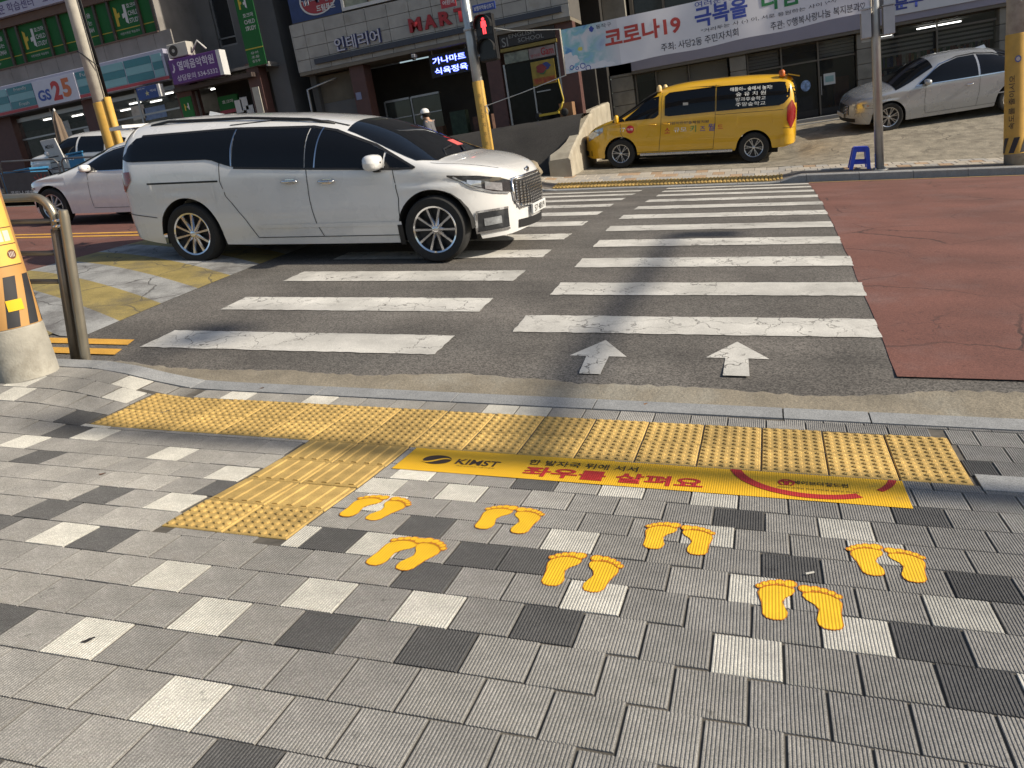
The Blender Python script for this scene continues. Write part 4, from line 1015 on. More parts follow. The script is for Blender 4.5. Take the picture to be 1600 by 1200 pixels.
# pedestrian guard fence
steel = mat('fence_steel_beige', (.34, .31, .25), .38, metal=.75, var=.08, scale=8); steeld = mat('fence_post_brown', (.17, .145, .115), .42, metal=.6, var=.1, scale=6)
o = Vector((-5.80, 1.0, zwalk(-5.8, 1.0)-.04))
gf = thing('guard_fence', 'beige steel guard fence ending beside the concrete pole', 'fence', o)
ax = Vector((.19, 0, .98)).normalized()
bs = Vector((-5.745, 1.0, o.z)); MB(o).tube([bs, bs+ax*1.08, bs+ax*1.125, bs+ax*1.13], [.036, .036, .03, .004], 16).build('post', steel, gf, 40)
b2 = Vector((-5.83, 1.0, o.z)); top = b2+ax*1.06
sl_ = Vector((-1, 0, .1014)).normalized(); P = [b2, b2+ax*.6, top]
for i in range(1, 9):
    a = math.pi/2*i/8; P.append(top+ax*(.17*math.sin(a))+sl_*(.17*(1-math.cos(a))))
P += [P[-1]+sl_*1.0, P[-1]+sl_*4.0]
MB(o).tube(P, .030, 14).build('hoop', steeld if False else steel, gf, 1)
MB(o).tube([b2+Vector((.0, -.004, .02)), b2+ax*1.0+Vector((0, -.004, 0))], .037, 14).build('post_sleeve', steeld, gf, 1)
for h_ in (.62, .83, 1.06): MB(o).tube([b2+ax*h_, b2+ax*h_+sl_*5], .018, 10).build('rail', steeld, gf, 1)
for d_ in (2.0, 4.0): MB(o).tube([b2+sl_*d_, b2+sl_*d_+ax*1.2], .03, 12).build('post', steel, gf, 1)
for h_ in (1.02, 1.06): MB(o).lathe([(.046, -.01), (.05, 0), (.046, .01)], (b2+ax*h_+Vector((.04, 0, 0))), 14).build('clamp', chrome_m, gf, 1)
# the signal mast standing to the right, out of the picture, whose shadow crosses the pavement and road
galv = mat('galvanised_steel', (.42, .43, .43), .4, metal=.7, var=.1, scale=5)
TE = math.tan(SUN_EL)
pu, pv = 7.3, -.15
o = Vector((pu, pv, zwalk(pu, pv)))
ms = thing('signal_mast', 'grey signal mast whose arm shadow crosses the crossing', 'traffic light', o)
MB(o).tube([(pu, pv, o.z), (pu, pv, o.z+8.6)], [.13, .09], 20).build('pole', galv, ms, 1)
za = .38+(7.25+2.0)*TE
MB(o).tube([(pu, pv, za-.12), (pu, 2.0, za), (pu, 6.0, za+.05)], [.085, .075, .06], 14).build('arm', galv, ms, 1)
MB(o).box(pu-.12, pu+.12, 5.75, 6.15, za-.42, za-.02, .02).build('signal_head', black_m, ms)
zl = .68+(7.3+5.4)*TE
MB(o).tube([(pu, pv, o.z+8.3), (pu, .6, zl-.05), (pu, 1.7, zl)], [.05, .045, .04], 10).build('shadow_caster_arm', galv, ms, 1)  # upper arm and head are added out of view to shade the asphalt
MB(o).box(pu-.18, pu+.18, 1.5, 2.1, zl-.2, zl+.02, .03).build('shadow_caster_head', galv, ms)
# ================================================================== FAR PAVEMENT AND FORECOURT
fore_m = mat('forecourt_concrete', (.25, .222, .172), .9, var=.28, scale=3.5, bump=.9, bscale=11, stain=((.15, .13, .10), 2.6, .5, .66)); crack_nodes(fore_m, 1.1, .012, (.08, .07, .055), .6, (1, 1, 1), .8, (.8, .45, .6)); speckle(fore_m, 90, .25)
lane_m = mat('alley_asphalt', (.03, .028, .026), .9, var=.25, scale=1.5); speckle(lane_m, 100, .4)
mb = MB(); us = list(np.arange(-5.2, 14.1, .4)); vs = [15.68+.24*i for i in range(27)]+[23, 30]
mb.grid([[(u, v, zfore(u, v)) for u in us] for v in vs]); struct('forecourt', mb, fore_m, 1)
mb = MB(); us = [-60, -40]+list(np.arange(-30, -5.2, .5))+[-5.2]; vs = [15.68+.3*i for i in range(16)]+[21, 24, 32]
mb.grid([[(u, v, zfore(min(u, -5.3), v)) for u in us] for v in vs]); struct('alley_slope', mb, lane_m, 1)
mb = MB(); us = [-60, -40]+list(np.arange(-32, 14, .3)); vs = [13.84, 14.2, 14.8, 15.3, 15.75]
mb.grid([[(u, v, zfar_side(u, v)-.012) for u in us] for v in vs]); fside = struct('far_sidewalk', mb, mat('far_joint', (.16, .14, .12), .95, var=.2), 1)
blk = [mat('block_buff', (.40, .36, .30), .85, var=.1, scale=6, objrnd=.10), mat('block_tan', (.36, .25, .16), .85, var=.1, scale=6, objrnd=.12), mat('block_grey', (.33, .315, .29), .85, var=.1, scale=6, objrnd=.1)]
BM = []
for m in blk:
    b = MB().box(-.122, .122, -.172, .172, -.05, 0, .006); me = b.mesh('paving_block'); fix_normals(me); me.materials.append(m); BM.append(me)
i = 0
for j in range(4):
    u = -6.5+(.125 if j % 2 else 0)
    while u < 4.6:
        v = 14.62+.175+.35*j-.01
        if v < 15.7:
            o = link('paving_block', BM[rnd.choices((0, 1, 2), (.5, .22, .28))[0]], fside); o.matrix_world = slope_frame(zfar_side, u, v) @ Matrix.Translation((0, 0, rnd.uniform(-.002, .003)))
        u += .25
def fk(u, v): return zroad(u, 13.8)+kerb_rise(u)
js = [-12.4, -11.4, -10.4, -9.4, -8.4, -7.4, -6.4, -5.45, -4.45, -3.45, -2.45, -1.45, -.62, -.13, .83, 1.78, 2.71, 3.7, 4.7, 5.7, 6.7]
for a, b_ in zip(js[:-1], js[1:]):
    P = []
    for i in range(5):
        u = a+.004+(b_-a-.008)*i/4; z = fk(u, 13.8); P.append([(u, 13.80, z-.3), (u, 13.80, z-.015), (u, 13.815, z), (u, 13.98, z+.003), (u, 13.98, z-.2)])
    b = MB().grid(P); b.add(P[0], [(0, 1, 2, 3, 4)]); b.add(P[-1], [(4, 3, 2, 1, 0)]); b.build('kerb_stone', kerb_m, fside)
# strip of concrete apron behind the kerb where no blocks are
# far tactile blocks
ft = thing('tactile_paving', 'yellow ribbed tactile strip along the far kerb of the crossing', 'tactile paving', (-2.8, 14.15, zfar_side(-2.8, 14.15)))
b = MB().box(-.148, .148, -.15, .15, -.05, 0)
for i in range(4): b.box((i-1.5)*.073-.019, (i-1.5)*.073+.019, -.145, .145, 0, .014)
FT = b.mesh('tactile_block'); fix_normals(FT); FT.materials.append(tact_m)
for i in range(16):
    for v in (14.15, 14.455):
        u = -5.2+.30*i; M = slope_frame(zfar_side, u, v) @ Matrix.Translation((0, 0, .004))
        o = link('tactile_block', FT, ft); o.matrix_basis = Matrix.Translation(-Vector(ft.location)) @ M
# low concrete parapet between the alley and the van's stand
o = Vector((-5.4, 17, 1.0)); wallc = mat('parapet_concrete', (.36, .325, .255), .85, var=.2, scale=3, bump=.3, bscale=30, stain=((.30, .26, .2), 2.5, .5, .7))
pr = []
for v, ul, ur, zt in ((15.45, -5.70, -5.18, 1.24), (15.62, -5.72, -5.16, 1.36), (15.95, -5.56, -5.165, 1.47), (16.4, -5.48, -5.17, 1.60), (17.5, -5.46, -5.18, 1.92), (19.0, -5.44, -5.2, 2.30), (21.8, -5.42, -5.2, 2.5)):
    pr.append([(ur, v, .6), (ur, v, zt-.05), (ur-.04, v, zt), (ul+.04, v, zt), (ul, v, zt-.05), (ul, v, .6)])
b = MB(o).grid(pr); b.add(pr[0], [(0, 1, 2, 3, 4, 5)]); b.add(pr[-1], [(5, 4, 3, 2, 1, 0)])
pw = thing('parapet_wall', 'sloping concrete parapet wall in front of the yellow van', 'wall', o); b.build('parapet', wallc, pw)
# boulder
rk = MB(); rows = []
for i in range(11):
    th = math.pi*i/10
    rows.append([( .42*math.sin(th)*math.cos(p)*(1+.12*math.sin(3*p+i)), .30*math.sin(th)*math.sin(p)*(1+.1*math.cos(2*p+1.7*i)), .22*math.cos(th)*(1+.15*math.sin(2*p+.6*i))) for p in np.linspace(0, 2*math.pi, 17)])
o = rk.grid(rows).build('boulder', mat('boulder_stone', (.24, .20, .14), .9, var=.3, scale=5, bump=.6, bscale=14), None, 1); o.location = (-6.28, 15.15, zfar_side(-6.28, 15.15)+.14); o.scale = (1.15, 1.1, 1.15)
tag(o, 'brown boulder at the corner of the parapet wall', 'rock')
# ---------------------------------------------------------------- poles
ypad = mat('pole_yellow_pad', (.60, .36, .07), .6, var=.1, scale=6, stain=((.35, .22, .08), 5., .6, .8))
def base_z(u, v): return zfar_side(u, v)
# steel post with control boxes
o = Vector((1.245, 14.25, base_z(1.245, 14.25)-.02)); sp_ = thing('steel_post', 'round steel post with two grey boxes beside the blue stool', 'pole', o)
MB(o).tube([o, o+Vector((0, 0, 2.85)), o+Vector((-.015, 0, 5.5))], [.083, .08, .075], 24).build('shaft', galv, sp_, 1)
MB(o).lathe([(.16, 0), (.16, .025), (.09, .03)], o, 20).build('base_flange', galv, sp_, 40)
for k in range(4): MB(o).lathe([(.018, .02), (.018, .06), (0, .065)], o+Vector((.125*math.cos(k*1.57+.8), .125*math.sin(k*1.57+.8), 0)), 6).build('anchor_bolt', galv, sp_)
boxm = mat('control_box_grey', (.42, .43, .45), .5, metal=.2, var=.08)
for x0, x1 in ((.99, 1.155), (1.37, 1.56)):
    bx_ = MB(o).box(x0, x1, 14.10, 14.36, 2.60, 3.10, .01).build('control_box', boxm, sp_)
    MB(o).box(x0-.015, x1+.015, 14.08, 14.38, 3.105, 3.125).build('box_lid', boxm, bx_)
MB(o).box(1.0, 1.56, 14.30, 14.34, 2.545, 2.585).build('bracket', galv, sp_)
MB(o).tube([(1.165, 14.2, o.z), (1.165, 14.2, o.z+.33)], .012, 8).build('conduit', mat('conduit_blue', (.05, .09, .3), .5), sp_)
# concrete pole at the right edge
o = Vector((3.62, 14.35, base_z(3.62, 14.35)-.02)); rp = thing('utility_pole', 'concrete pole wrapped in yellow padding at the right edge across the road', 'pole', o)
MB(o).tube([o, o+Vector((0, 0, 9))], [.20, .16], 30).build('shaft', conc, rp, 1)
MB(o).lathe([(.208, .22), (.206, .24), (.196, 2.32), (.19, 2.34)], o, 36, cap=False).build('padding', ypad, rp, 40)
def cyl2(o, R0, rows, name, m, par): MB(o).grid([[(o.x+R0*math.cos(R(p)), o.y+R0*math.sin(R(p)), o.z+z) for p, z in row] for row in rows]).build(name, m, par, 1, fix=False)
for k in range(4): cyl2(o, .210, [[(-190+52*k+26*t+13*q, .24+.28*t) for q in (0, 1, 2)] for t in np.linspace(0, 1, 5)], 'hazard_stripe', wrapk, rp)
text('속도를 줄이시오', wrapk, rp, (o.x-.12, o.y-.2, o.z+1.15), (0, 0, 1), (-1, 0, 0), .95, .085, o=o, nrm=(0, -1, 0), off=0, surf=lambda x, y, z: Vector((x, -math.sqrt(max(.211**2-x*x, 0)), z)))
cyl2(o, .211, [[(-100+14*math.cos(a)*k, 1.9+.06*math.sin(a)*k) for k in (.01, 1)] for a in np.linspace(0, 2*math.pi, 17)], 'round_sticker', mat('sticker_blue', (.1, .14, .35), .5), rp)
cyl2(o, .2125, [[(-100+9*math.cos(a)*k, 1.9+.038*math.sin(a)*k) for k in (.01, 1)] for a in np.linspace(0, 2*math.pi, 17)], 'round_sticker', wwin, rp)
# concrete pole at left beyond the sedan
o = Vector((-16.74, 14.3, base_z(-16.74, 14.3)-.02)); lp = thing('utility_pole', 'tall concrete pole with yellow lower sleeve before the convenience store', 'pole', o)
MB(o).tube([o, o+Vector((0, 0, 10))], [.20, .15], 30).build('shaft', mat('pole_concrete_pale', (.50, .47, .40), .85, var=.16, scale=5, bump=.2, bscale=50), lp, 1)
MB(o).lathe([(.208, .2), (.206, 2.28), (.2, 2.3)], o, 30, cap=False).build('padding', ypad, lp, 40)
MB(o).tube([o+Vector((.27, -.06, 0)), o+Vector((.27, -.06, 2.38))], .085, 14).build('cable_riser', ypad, lp, 1)
for dx, r_ in ((.24, .018), (.28, .015), (.31, .013)): MB(o).tube([o+Vector((dx, -.06, 2.3)), o+Vector((dx*.92, -.05, 4)), o+Vector((dx*.8, -.03, 9.5))], r_, 6).build('cable', black_m, lp, 1)
MB(o).tube([o+Vector((-.2, -.1, 3.55)), o+Vector((0, -.2, 3.45)), o+Vector((.3, -.08, 3.1))], .012, 6).build('cable', black_m, lp, 1)
# pedestrian signal pole in the middle
o = Vector((-6.70, 14.2, base_z(-6.7, 14.2)-.02)); tp = thing('signal_pole', 'pole with a red pedestrian signal behind the minivan hood', 'traffic light', o)
MB(o).tube([o, o+Vector((0, 0, 6))], [.115, .10], 24).build('shaft', galv, tp, 1)
MB(o).lathe([(.124, .15), (.122, 2.20), (.116, 2.22)], o, 24, cap=False).build('padding', ypad, tp, 40)
for i in range(6): text('주차금지'[i % 4], mat('ink_grey', (.2, .16, .08), .7, var=0), tp, (o.x+.03, o.y-.12, o.z+1.9-.2*i), (1, 0, 0), (0, 0, 1), .07, .09, o=o, nrm=(0, -1, 0), off=.012)
# signal housing
sg = MB(o).box(-6.50, -6.12, 14.02, 14.22, 3.50, 4.43, .02).build('signal_housing', black_m, tp)
for zc in (4.20, 3.73):
    MB(o).box(-6.47, -6.15, 14.005, 14.02, zc-.19, zc+.19, .004).build('signal_lens', mat('lens_black', (.01, .01, .012), .3, var=0), sg)
    b = MB(o); P = []
    for a in np.linspace(R(200), R(-20), 12): P.append([(-6.31+.185*math.cos(a)*1.0, y, zc+.02+.19*math.sin(a) if math.sin(a) > 0 else zc+.02+.19*math.sin(a)) for y in (14.02, 13.86)])
    b.grid(P).build('visor', black_m, sg)
red_e = mat('signal_red', (1.0, .05, .06), .4, var=0, emit=2.2)
b = MB(o); y = 13.998
b.lathe([(0, 0), (.032, 0)], (-6.31, y, 4.325), 14, 'y', cap=False)
for poly in ([(-.05, .10), (.05, .10), (.062, -.02), (.04, -.02), (.036, .05), (.036, -.0), (-.036, 0), (-.036, .05), (-.04, -.02), (-.062, -.02)], [(-.036, .01), (-.004, .01), (-.006, -.155), (-.036, -.155)], [(.004, .01), (.036, .01), (.036, -.155), (.006, -.155)]):
    b.add([(-6.31+x, y, 4.19+z) for x, z in poly], [tuple(range(len(poly)))])
o2 = b.build('red_figure', red_e, sg, fix=False); o2['kind'] = 'stuff'
MB(o).tube([(-6.62, 14.2, 4.25), (-6.5, 14.15, 4.25)], .03, 8).build('bracket', galv, tp); MB(o).tube([(-6.62, 14.2, 3.65), (-6.5, 14.15, 3.65)], .03, 8).build('bracket', galv, tp)
white_v = mat('print_white', (.72, .72, .72), .5, var=0)
bs_ = MB(o).box(-6.52, -6.02, 14.08, 14.11, 4.485, 4.635, .004).build('sign_plate', mat('sign_blue', (.03, .06, .28), .45, var=.05), tp)
text('보행자작동신호기', white_v, bs_, (-6.27, 14.076, 4.56), (1, 0, 0), (0, 0, 1), .44, .085, o=o, bold=.01, off=.003)
rs = MB(o).box(-7.2, -6.86, 14.06, 14.09, 4.70, 4.98, .004).build('sign_plate', mat('sign_red', (.35, .03, .04), .45, var=.05), tp)
text('어린이', white_v, rs, (-7.02, 14.055, 4.80), (1, 0, 0), (0, 0, 1), .26, .09, o=o, bold=.01, off=.003)
MB(o).tube([(-6.86, 14.09, 4.85), (-6.7, 14.2, 4.85)], .02, 8).build('bracket', galv, tp)
MB(o).lathe([(.13, 3.24), (.135, 3.27), (.13, 3.30)], o, 20, cap=False).build('clamp', galv, tp)
# ---------------------------------------------------------------- banner
o = Vector((-4.73, 14.12, 2.0)); bn = thing('banner', 'white banner with red, blue and green lettering strung between two posts', 'banner', (o.x, o.y, zfar_side(o.x, 14.12)))
o = Vector(bn.location)
U0, U1 = -4.73, 1.16
def bp(u, z, l=0.):     # t 0..1 along, z relative 0..1
    t = (u-U0)/(U1-U0); sag = -.03*math.sin(math.pi*t); zb = 2.955+.10*t
    return Vector((u, 14.10+.02*math.sin(t*19)+.015*math.sin(t*7+z*3)-l, zb+sag+.865*z+.012*math.sin(t*23)*(1-z)))
MB(o).grid([[bp(U0+(U1-U0)*i/60, j/6) for i in range(61)] for j in range(7)]).build('cloth', mat('banner_cloth', (.70, .69, .72), .75, var=.03, scale=3), bn, 1)
def btext(body, m, u0, u1, z0, z1, bold=.012, sp_=1.):
    text(body, m, bn, ((u0+u1)/2, 0, (z0+z1)/2), (1, 0, 0), (0, 0, 1), u1-u0, (z1-z0), off=0, bold=bold, spacing=sp_, surf=lambda x, y, z: bp(x, z, .006)-o)
bred = mat('banner_red', (.45, .06, .05), .7, var=0); bblue = mat('banner_blue', (.05, .08, .35), .7, var=0); bgreen = mat('banner_green', (.03, .2, .07), .7, var=0); bblk = mat('banner_black', (.03, .03, .05), .7, var=0)
btext('코로나19', bred, -3.83, -2.30, .40, .82, .03); btext('극복을', bblue, -2.02, -1.02, .44, .86, .03); btext('다함께', bgreen, -.76, .30, .48, .92, .03)
btext('여러분의 웃음과', bblue, -2.0, -.72, .86, .985, .004); btext('"거리두는 사 (-) 이, 서로 응원하는 사이 \\^^/"', bblk, -1.92, .62, .305, .40, .0)
btext('주최: 사당2동 주민자치회', bblk, -2.72, -1.22, .08, .25, .004); btext('주관: ♡행복사랑나눔 복지분과♡', bblk, -.62, 1.06, .06, .23, .004); btext('동작구', bblk, -3.98, -3.66, .86, .95, .002)
def blob(u, z, ru, rz, m, name, l=.004):
    b = MB(o); pts = [bp(min(max(u+ru*math.cos(a)*(1+.16*math.sin(5*a+u*9)), U0), U1), min(max(z+rz*math.sin(a)*(1+.16*math.cos(4*a+z*7)), 0.0), 1.0), l) for a in np.linspace(0, 2*math.pi, 29)[:-1]]
    b.add([bp(u, z, l)]+pts, [(0, i+1, (i+1) % 28+1) for i in range(28)]); b.build(name, m, bn, fix=False)
def sky_print():
    m = mat('banner_sky_print', (.60, .60, .64), .75, var=0); t, bs_n, N, L = nodes(m)
    tc = N('ShaderNodeTexCoord'); n = N('ShaderNodeTexNoise'); n.inputs['Scale'].default_value = 3.2; n.inputs['Detail'].default_value = 7; n.inputs['Distortion'].default_value = .6; L(tc.outputs['Object'], n.inputs['Vector'])
    cr = N('ShaderNodeValToRGB'); e = cr.color_ramp.elements; e[0].position = .36; e[0].color = (.62, .62, .65, 1); e[1].position = .68; e[1].color = (.10, .27, .50, 1)
    for p, c in ((.45, (.42, .55, .62)), (.52, (.24, .47, .50)), (.6, (.25, .45, .62))): x = e.new(p); x.color = (*c, 1)
    L(n.outputs['Fac'], cr.inputs[0]); sx = N('ShaderNodeSeparateXYZ'); L(tc.outputs['Object'], sx.inputs[0])
    mr = N('ShaderNodeMapRange'); mr.inputs['From Min'].default_value = .55; mr.inputs['From Max'].default_value = 1.15; L(sx.outputs[0], mr.inputs['Value'])
    mx = N('ShaderNodeMix'); mx.data_type = 'RGBA'; L(mr.outputs[0], mx.inputs['Factor']); L(cr.outputs[0], mx.inputs['A']); mx.inputs['B'].default_value = (.62, .61, .64, 1); L(mx.outputs['Result'], bs_n.inputs['Base Color'])
    return m
MB(o).grid([[bp(U0+.02+1.16*i/14, j/6, .003) for i in range(15)] for j in range(7)]).build('printed_sky', sky_print(), bn, 1)
bs3 = mat('banner_cloud', (.66, .66, .69), .75, var=.05)
for u, z, ru, rz in ((-4.62, .36, .10, .11), (-4.52, .28, .11, .10), (-4.62, .20, .10, .10), (-4.40, .07, .16, .07), (-4.15, .05, .16, .06), (-3.95, .08, .15, .07), (-3.78, .05, .12, .05)): blob(u, z, ru, rz, bs3, 'printed_cloud', .005+.0003*abs(u+4))
blob(-4.36, .50, .05, .045, mat('banner_star', (.6, .55, .12), .7, var=0), 'printed_star', .006); blob(-4.08, .885, .05, .06, bblue, 'printed_emblem', .006)
for u, z, r_ in ((-4.58, .12, .04), (-4.47, .08, .03), (-4.35, .11, .05), (-4.24, .04, .05)):
    b = MB(o); b.grid([[bp(u+(r_+k)*math.cos(a), max(z+(r_+k)*1.15*math.sin(a), .0), .007) for k in (-.008, .008)] for a in np.linspace(0, 2*math.pi, 19)]); b.build('printed_ring', bblue, bn, fix=False)
MB(o).tube([bp(U0, -.03), bp(U0, 1.03)], .014, 8).build('batten', mat('batten_wood', (.5, .45, .36), .7), bn)
MB(o).tube([bp(U1, -.03), bp(U1, 1.03)], .014, 8).build('batten', MATS['batten_wood'], bn)
rope = mat('rope_white', (.5, .5, .48), .8, var=.1)
MB(o).tube([bp(U0, 1.02), (-5.7, 14.12, 3.99), (-6.62, 14.12, 4.28)], .009, 6).build('rope', rope, bn); MB(o).tube([bp(U0, -.02), (-5.7, 14.12, 2.76), (-6.60, 14.12, 2.62)], .009, 6).build('rope', rope, bn)
MB(o).tube([(-6.55, 14.08, 2.64), (-6.50, 14.05, 2.52), (-6.53, 14.05, 2.44), (-6.58, 14.06, 2.52), (-6.56, 14.08, 2.62)], .008, 6).build('rope', rope, bn)
for zz in (0, 1): MB(o).tube([bp(U1, zz), (1.2, 14.2, bp(U1, zz).z)], .008, 6).build('rope', rope, bn)
# ---------------------------------------------------------------- blue plastic stool
def stool():
    m = mat('plastic_blue', (.02, .07, .60), .4, var=.06, scale=10, coat=.2); c = (.905, 14.62); o = Vector((*c, zfar_side(*c)))
    t = thing('plastic_stool', 'blue plastic stool beside the steel post across the road', 'stool', o); o_ = MB()
    MB().box(-.125, .125, -.125, .125, .395, .425, .012).build('seat', m, t)
    for k, (dx, dy) in enumerate(((0, -1), (0, 1), (-1, 0), (1, 0))):
        b = MB()
        if dx == 0: b.obox((0, dy*.127, .375), (1, 0, 0), (0, 1, 0), (0, 0, 1), .125, .010, .045)
        else: b.obox((dx*.127, 0, .375), (0, 1, 0), (1, 0, 0), (0, 0, 1), .115, .010, .045)
        b.build('apron', m, t)
        b = MB()
        if dx == 0: b.obox((0, dy*.155, .13), (1, 0, 0), (0, 1, 0), (0, 0, 1), .14, .012, .034)
        else: b.obox((dx*.155, 0, .13), (0, 1, 0), (1, 0, 0), (0, 0, 1), .14, .012, .034)
        b.build('stretcher', m, t)
    for sx in (-1, 1):
        for sy in (-1, 1):
            b = MB(); p0 = Vector((sx*.11, sy*.11, .40)); p1 = Vector((sx*.165, sy*.165, .0))
            b.add([p0+Vector((x, y, 0)) for x, y in ((-.04, -.04), (.04, -.04), (.04, .04), (-.04, .04))]+[p1+Vector((x, y, 0)) for x, y in ((-.036, -.036), (.036, -.036), (.036, .036), (-.036, .036))], [(0, 1, 2, 3), (7, 6, 5, 4), (0, 4, 5, 1), (1, 5, 6, 2), (2, 6, 7, 3), (3, 7, 4, 0)])
            b.build('leg', m, t)
    t.matrix_world = slope_frame(zfar_side, *c)
stool()
# ---------------------------------------------------------------- person behind the minivan
def person():
    c = (-8.30, 15.0); o = Vector((*c, zfar_side(*c))); k = 1.0
    t = thing('person', 'person in a white cap, white mask and grey jacket walking left behind the minivan', 'person', o)
    # joints (x is the walking direction -u), z up
    J = {'pel': (0, 0, .90), 'waist': (.0, 0, 1.05), 'chest': (-.02, 0, 1.25), 'neck0': (-.03, 0, 1.40), 'neck': (-.05, 0, 1.46), 'hd': (-.075, 0, 1.53), 'top': (-.07, 0, 1.63),
         'shl': (-.02, -.17, 1.34), 'ell': (.06, -.21, 1.10), 'wrl': (-.08, -.20, .90), 'shr': (-.02, .17, 1.34), 'elr': (-.06, .21, 1.10), 'wrr': (-.22, .19, .94),
         'hpl': (0, -.09, .86), 'knl': (-.12, -.10, .47), 'anl': (-.02, -.10, .09), 'tol': (-.15, -.10, .04), 'hpr': (0, .09, .86), 'knr': (.02, .10, .46), 'anr': (.22, .10, .12), 'tor': (.12, .10, .04)}
    E_ = [('pel', 'waist'), ('waist', 'chest'), ('chest', 'neck0'), ('neck0', 'neck'), ('neck', 'hd'), ('hd', 'top'), ('chest', 'shl'), ('shl', 'ell'), ('ell', 'wrl'), ('chest', 'shr'), ('shr', 'elr'), ('elr', 'wrr'), ('pel', 'hpl'), ('hpl', 'knl'), ('knl', 'anl'), ('anl', 'tol'), ('pel', 'hpr'), ('hpr', 'knr'), ('knr', 'anr'), ('anr', 'tor')]
    rad = dict(pel=.13, waist=.125, chest=.15, neck0=.08, neck=.05, hd=.085, top=.07, shl=.075, ell=.05, wrl=.035, shr=.075, elr=.05, wrr=.035, hpl=.10, knl=.065, anl=.045, tol=.04, hpr=.10, knr=.065, anr=.045, tor=.04)
    def skin(names, edges, grow, name, m):
        idx = {n: i for i, n in enumerate(names)}
        me = bpy.data.meshes.new(name); me.from_pydata([J[n] for n in names], [(idx[a], idx[b]) for a, b in edges], [])
        ob = bpy.data.objects.new(name, me); ob.modifiers.new('s', 'SKIN'); md = ob.modifiers.new('d', 'SUBSURF'); md.levels = 2; md.render_levels = 2
        if not me.skin_vertices: me.attributes.new('x', 'FLOAT', 'POINT')
        for i, n in enumerate(names):
            sv = me.skin_vertices[0].data[i]; sv.radius = (rad[n]+grow,)*2; sv.use_root = i == 0
        m2 = scratch_mesh(ob); bpy.data.objects.remove(ob)
        m2.polygons.foreach_set('use_smooth', [True]*len(m2.polygons)); m2.materials.clear(); m2.materials.append(m)
        return link(name, m2, t)
    sk_ = mat('skin', (.42, .25, .17), .6, var=.05)
    bd = skin(list(J), E_, 0., 'body', sk_)
    jk = ['chest', 'waist', 'pel', 'neck0', 'shl', 'ell', 'wrl', 'shr', 'elr', 'wrr']
    skin(jk, [e for e in E_ if e[0] in jk and e[1] in jk], .022, 'jacket', mat('jacket_grey', (.11, .11, .12), .85, var=.12, scale=12))
    lg = ['pel', 'hpl', 'knl', 'anl', 'hpr', 'knr', 'anr']; skin(lg, [e for e in E_ if e[0] in lg and e[1] in lg], .018, 'trousers', mat('trousers_dark', (.03, .03, .04), .85, var=.1))
    capm = mat('cap_white', (.72, .70, .68), .8, var=.06)
    cp_ = MB().lathe([(.103, 0), (.105, .03), (.09, .075), (.05, .105), (0, .112)], (-.072, 0, 1.575), 20).build('cap', capm, t, 40)
    MB().add([(-.165+.0, y, 1.58) for y in (-.075, .075)]+[(-.25, y, 1.565) for y in (-.055, .055)]+[(-.165, y, 1.59) for y in (-.075, .075)]+[(-.25, y, 1.572) for y in (-.055, .055)], [(0, 1, 3, 2), (4, 6, 7, 5), (2, 3, 7, 6), (0, 2, 6, 4), (1, 5, 7, 3)]).build('peak', capm, cp_)
    rows = [[(-.078-r_*math.cos(a), r_*.85*math.sin(a), z) for a in np.linspace(-1.2, 1.2, 9)] for z, r_ in ((1.455, .085), (1.48, .108), (1.51, .112), (1.53, .10))]
    MB().grid(rows).build('face_mask', capm, t, 1)
    hr = MB().lathe([(.06, 0), (.098, .04), (.102, .09)], (-.045, 0, 1.485), 18, cap=False).build('hair', mat('hair_black', (.012, .01, .01), .6), t, 1)
    for y in (-.036, .036):
        MB().lathe([(0, -.012), (.012, 0), (0, .012)], (-.158, y, 1.548), 8, 'x').build('eye', black_m, t)
    for nm, wr in (('wrl', J['wrl']), ('wrr', J['wrr'])):
        for f in range(4):
            MB().tube([(wr[0]-.005*f, wr[1]+(f-1.5)*.014, wr[2]-.03), (wr[0]-.02, wr[1]+(f-1.5)*.016, wr[2]-.09), (wr[0]-.045, wr[1]+(f-1.5)*.015, wr[2]-.125+.006*abs(f-1.5))], [.010, .009, .007], 6).build('finger', sk_, t, 1)
        MB().tube([(wr[0]-.02, wr[1], wr[2]-.03), (wr[0]-.055, wr[1], wr[2]-.06), (wr[0]-.065, wr[1], wr[2]-.09)], [.011, .010, .008], 6).build('thumb', sk_, t, 1)
person()
# ---------------------------------------------------------------- yellow kick scooter leaning by the entrance
o = Vector((-5.95, 17.7, zfore(-5.95, 17.7))); ks = thing('kick_scooter', 'yellow kick scooter standing by the dark shop entrance', 'scooter', o); yk = mat('scooter_yellow', (.45, .33, .03), .5, var=.08); g = o.z
MB(o).tube([(-5.74, 17.7, g+.92), (-5.67, 17.7, g+.42), (-5.69, 17.7, g+.30)], .02, 8).build('stem', yk, ks, 1); MB(o).tube([(-5.75, 17.5, g+.92), (-5.75, 17.9, g+.92)], .014, 8).build('handlebar', black_m, ks)
MB(o).tube([(-5.68, 17.7, g+.36), (-5.76, 17.7, g+.22), (-5.86, 17.7, g+.13)], .026, 8).build('neck', yk, ks, 1); MB(o).obox((-6.08, 17.7, g+.12), (1, 0, 0), (0, 1, 0), (0, 0, 1), .26, .065, .028).build('deck', yk, ks)
for x in (-5.68, -6.36): MB(o).lathe([(.03, -.02), (.09, -.02), (.10, 0), (.09, .02), (.03, .02)], (x, 17.7, g+.10), 18, 'y').build('wheel', tyre_m, ks, 1)
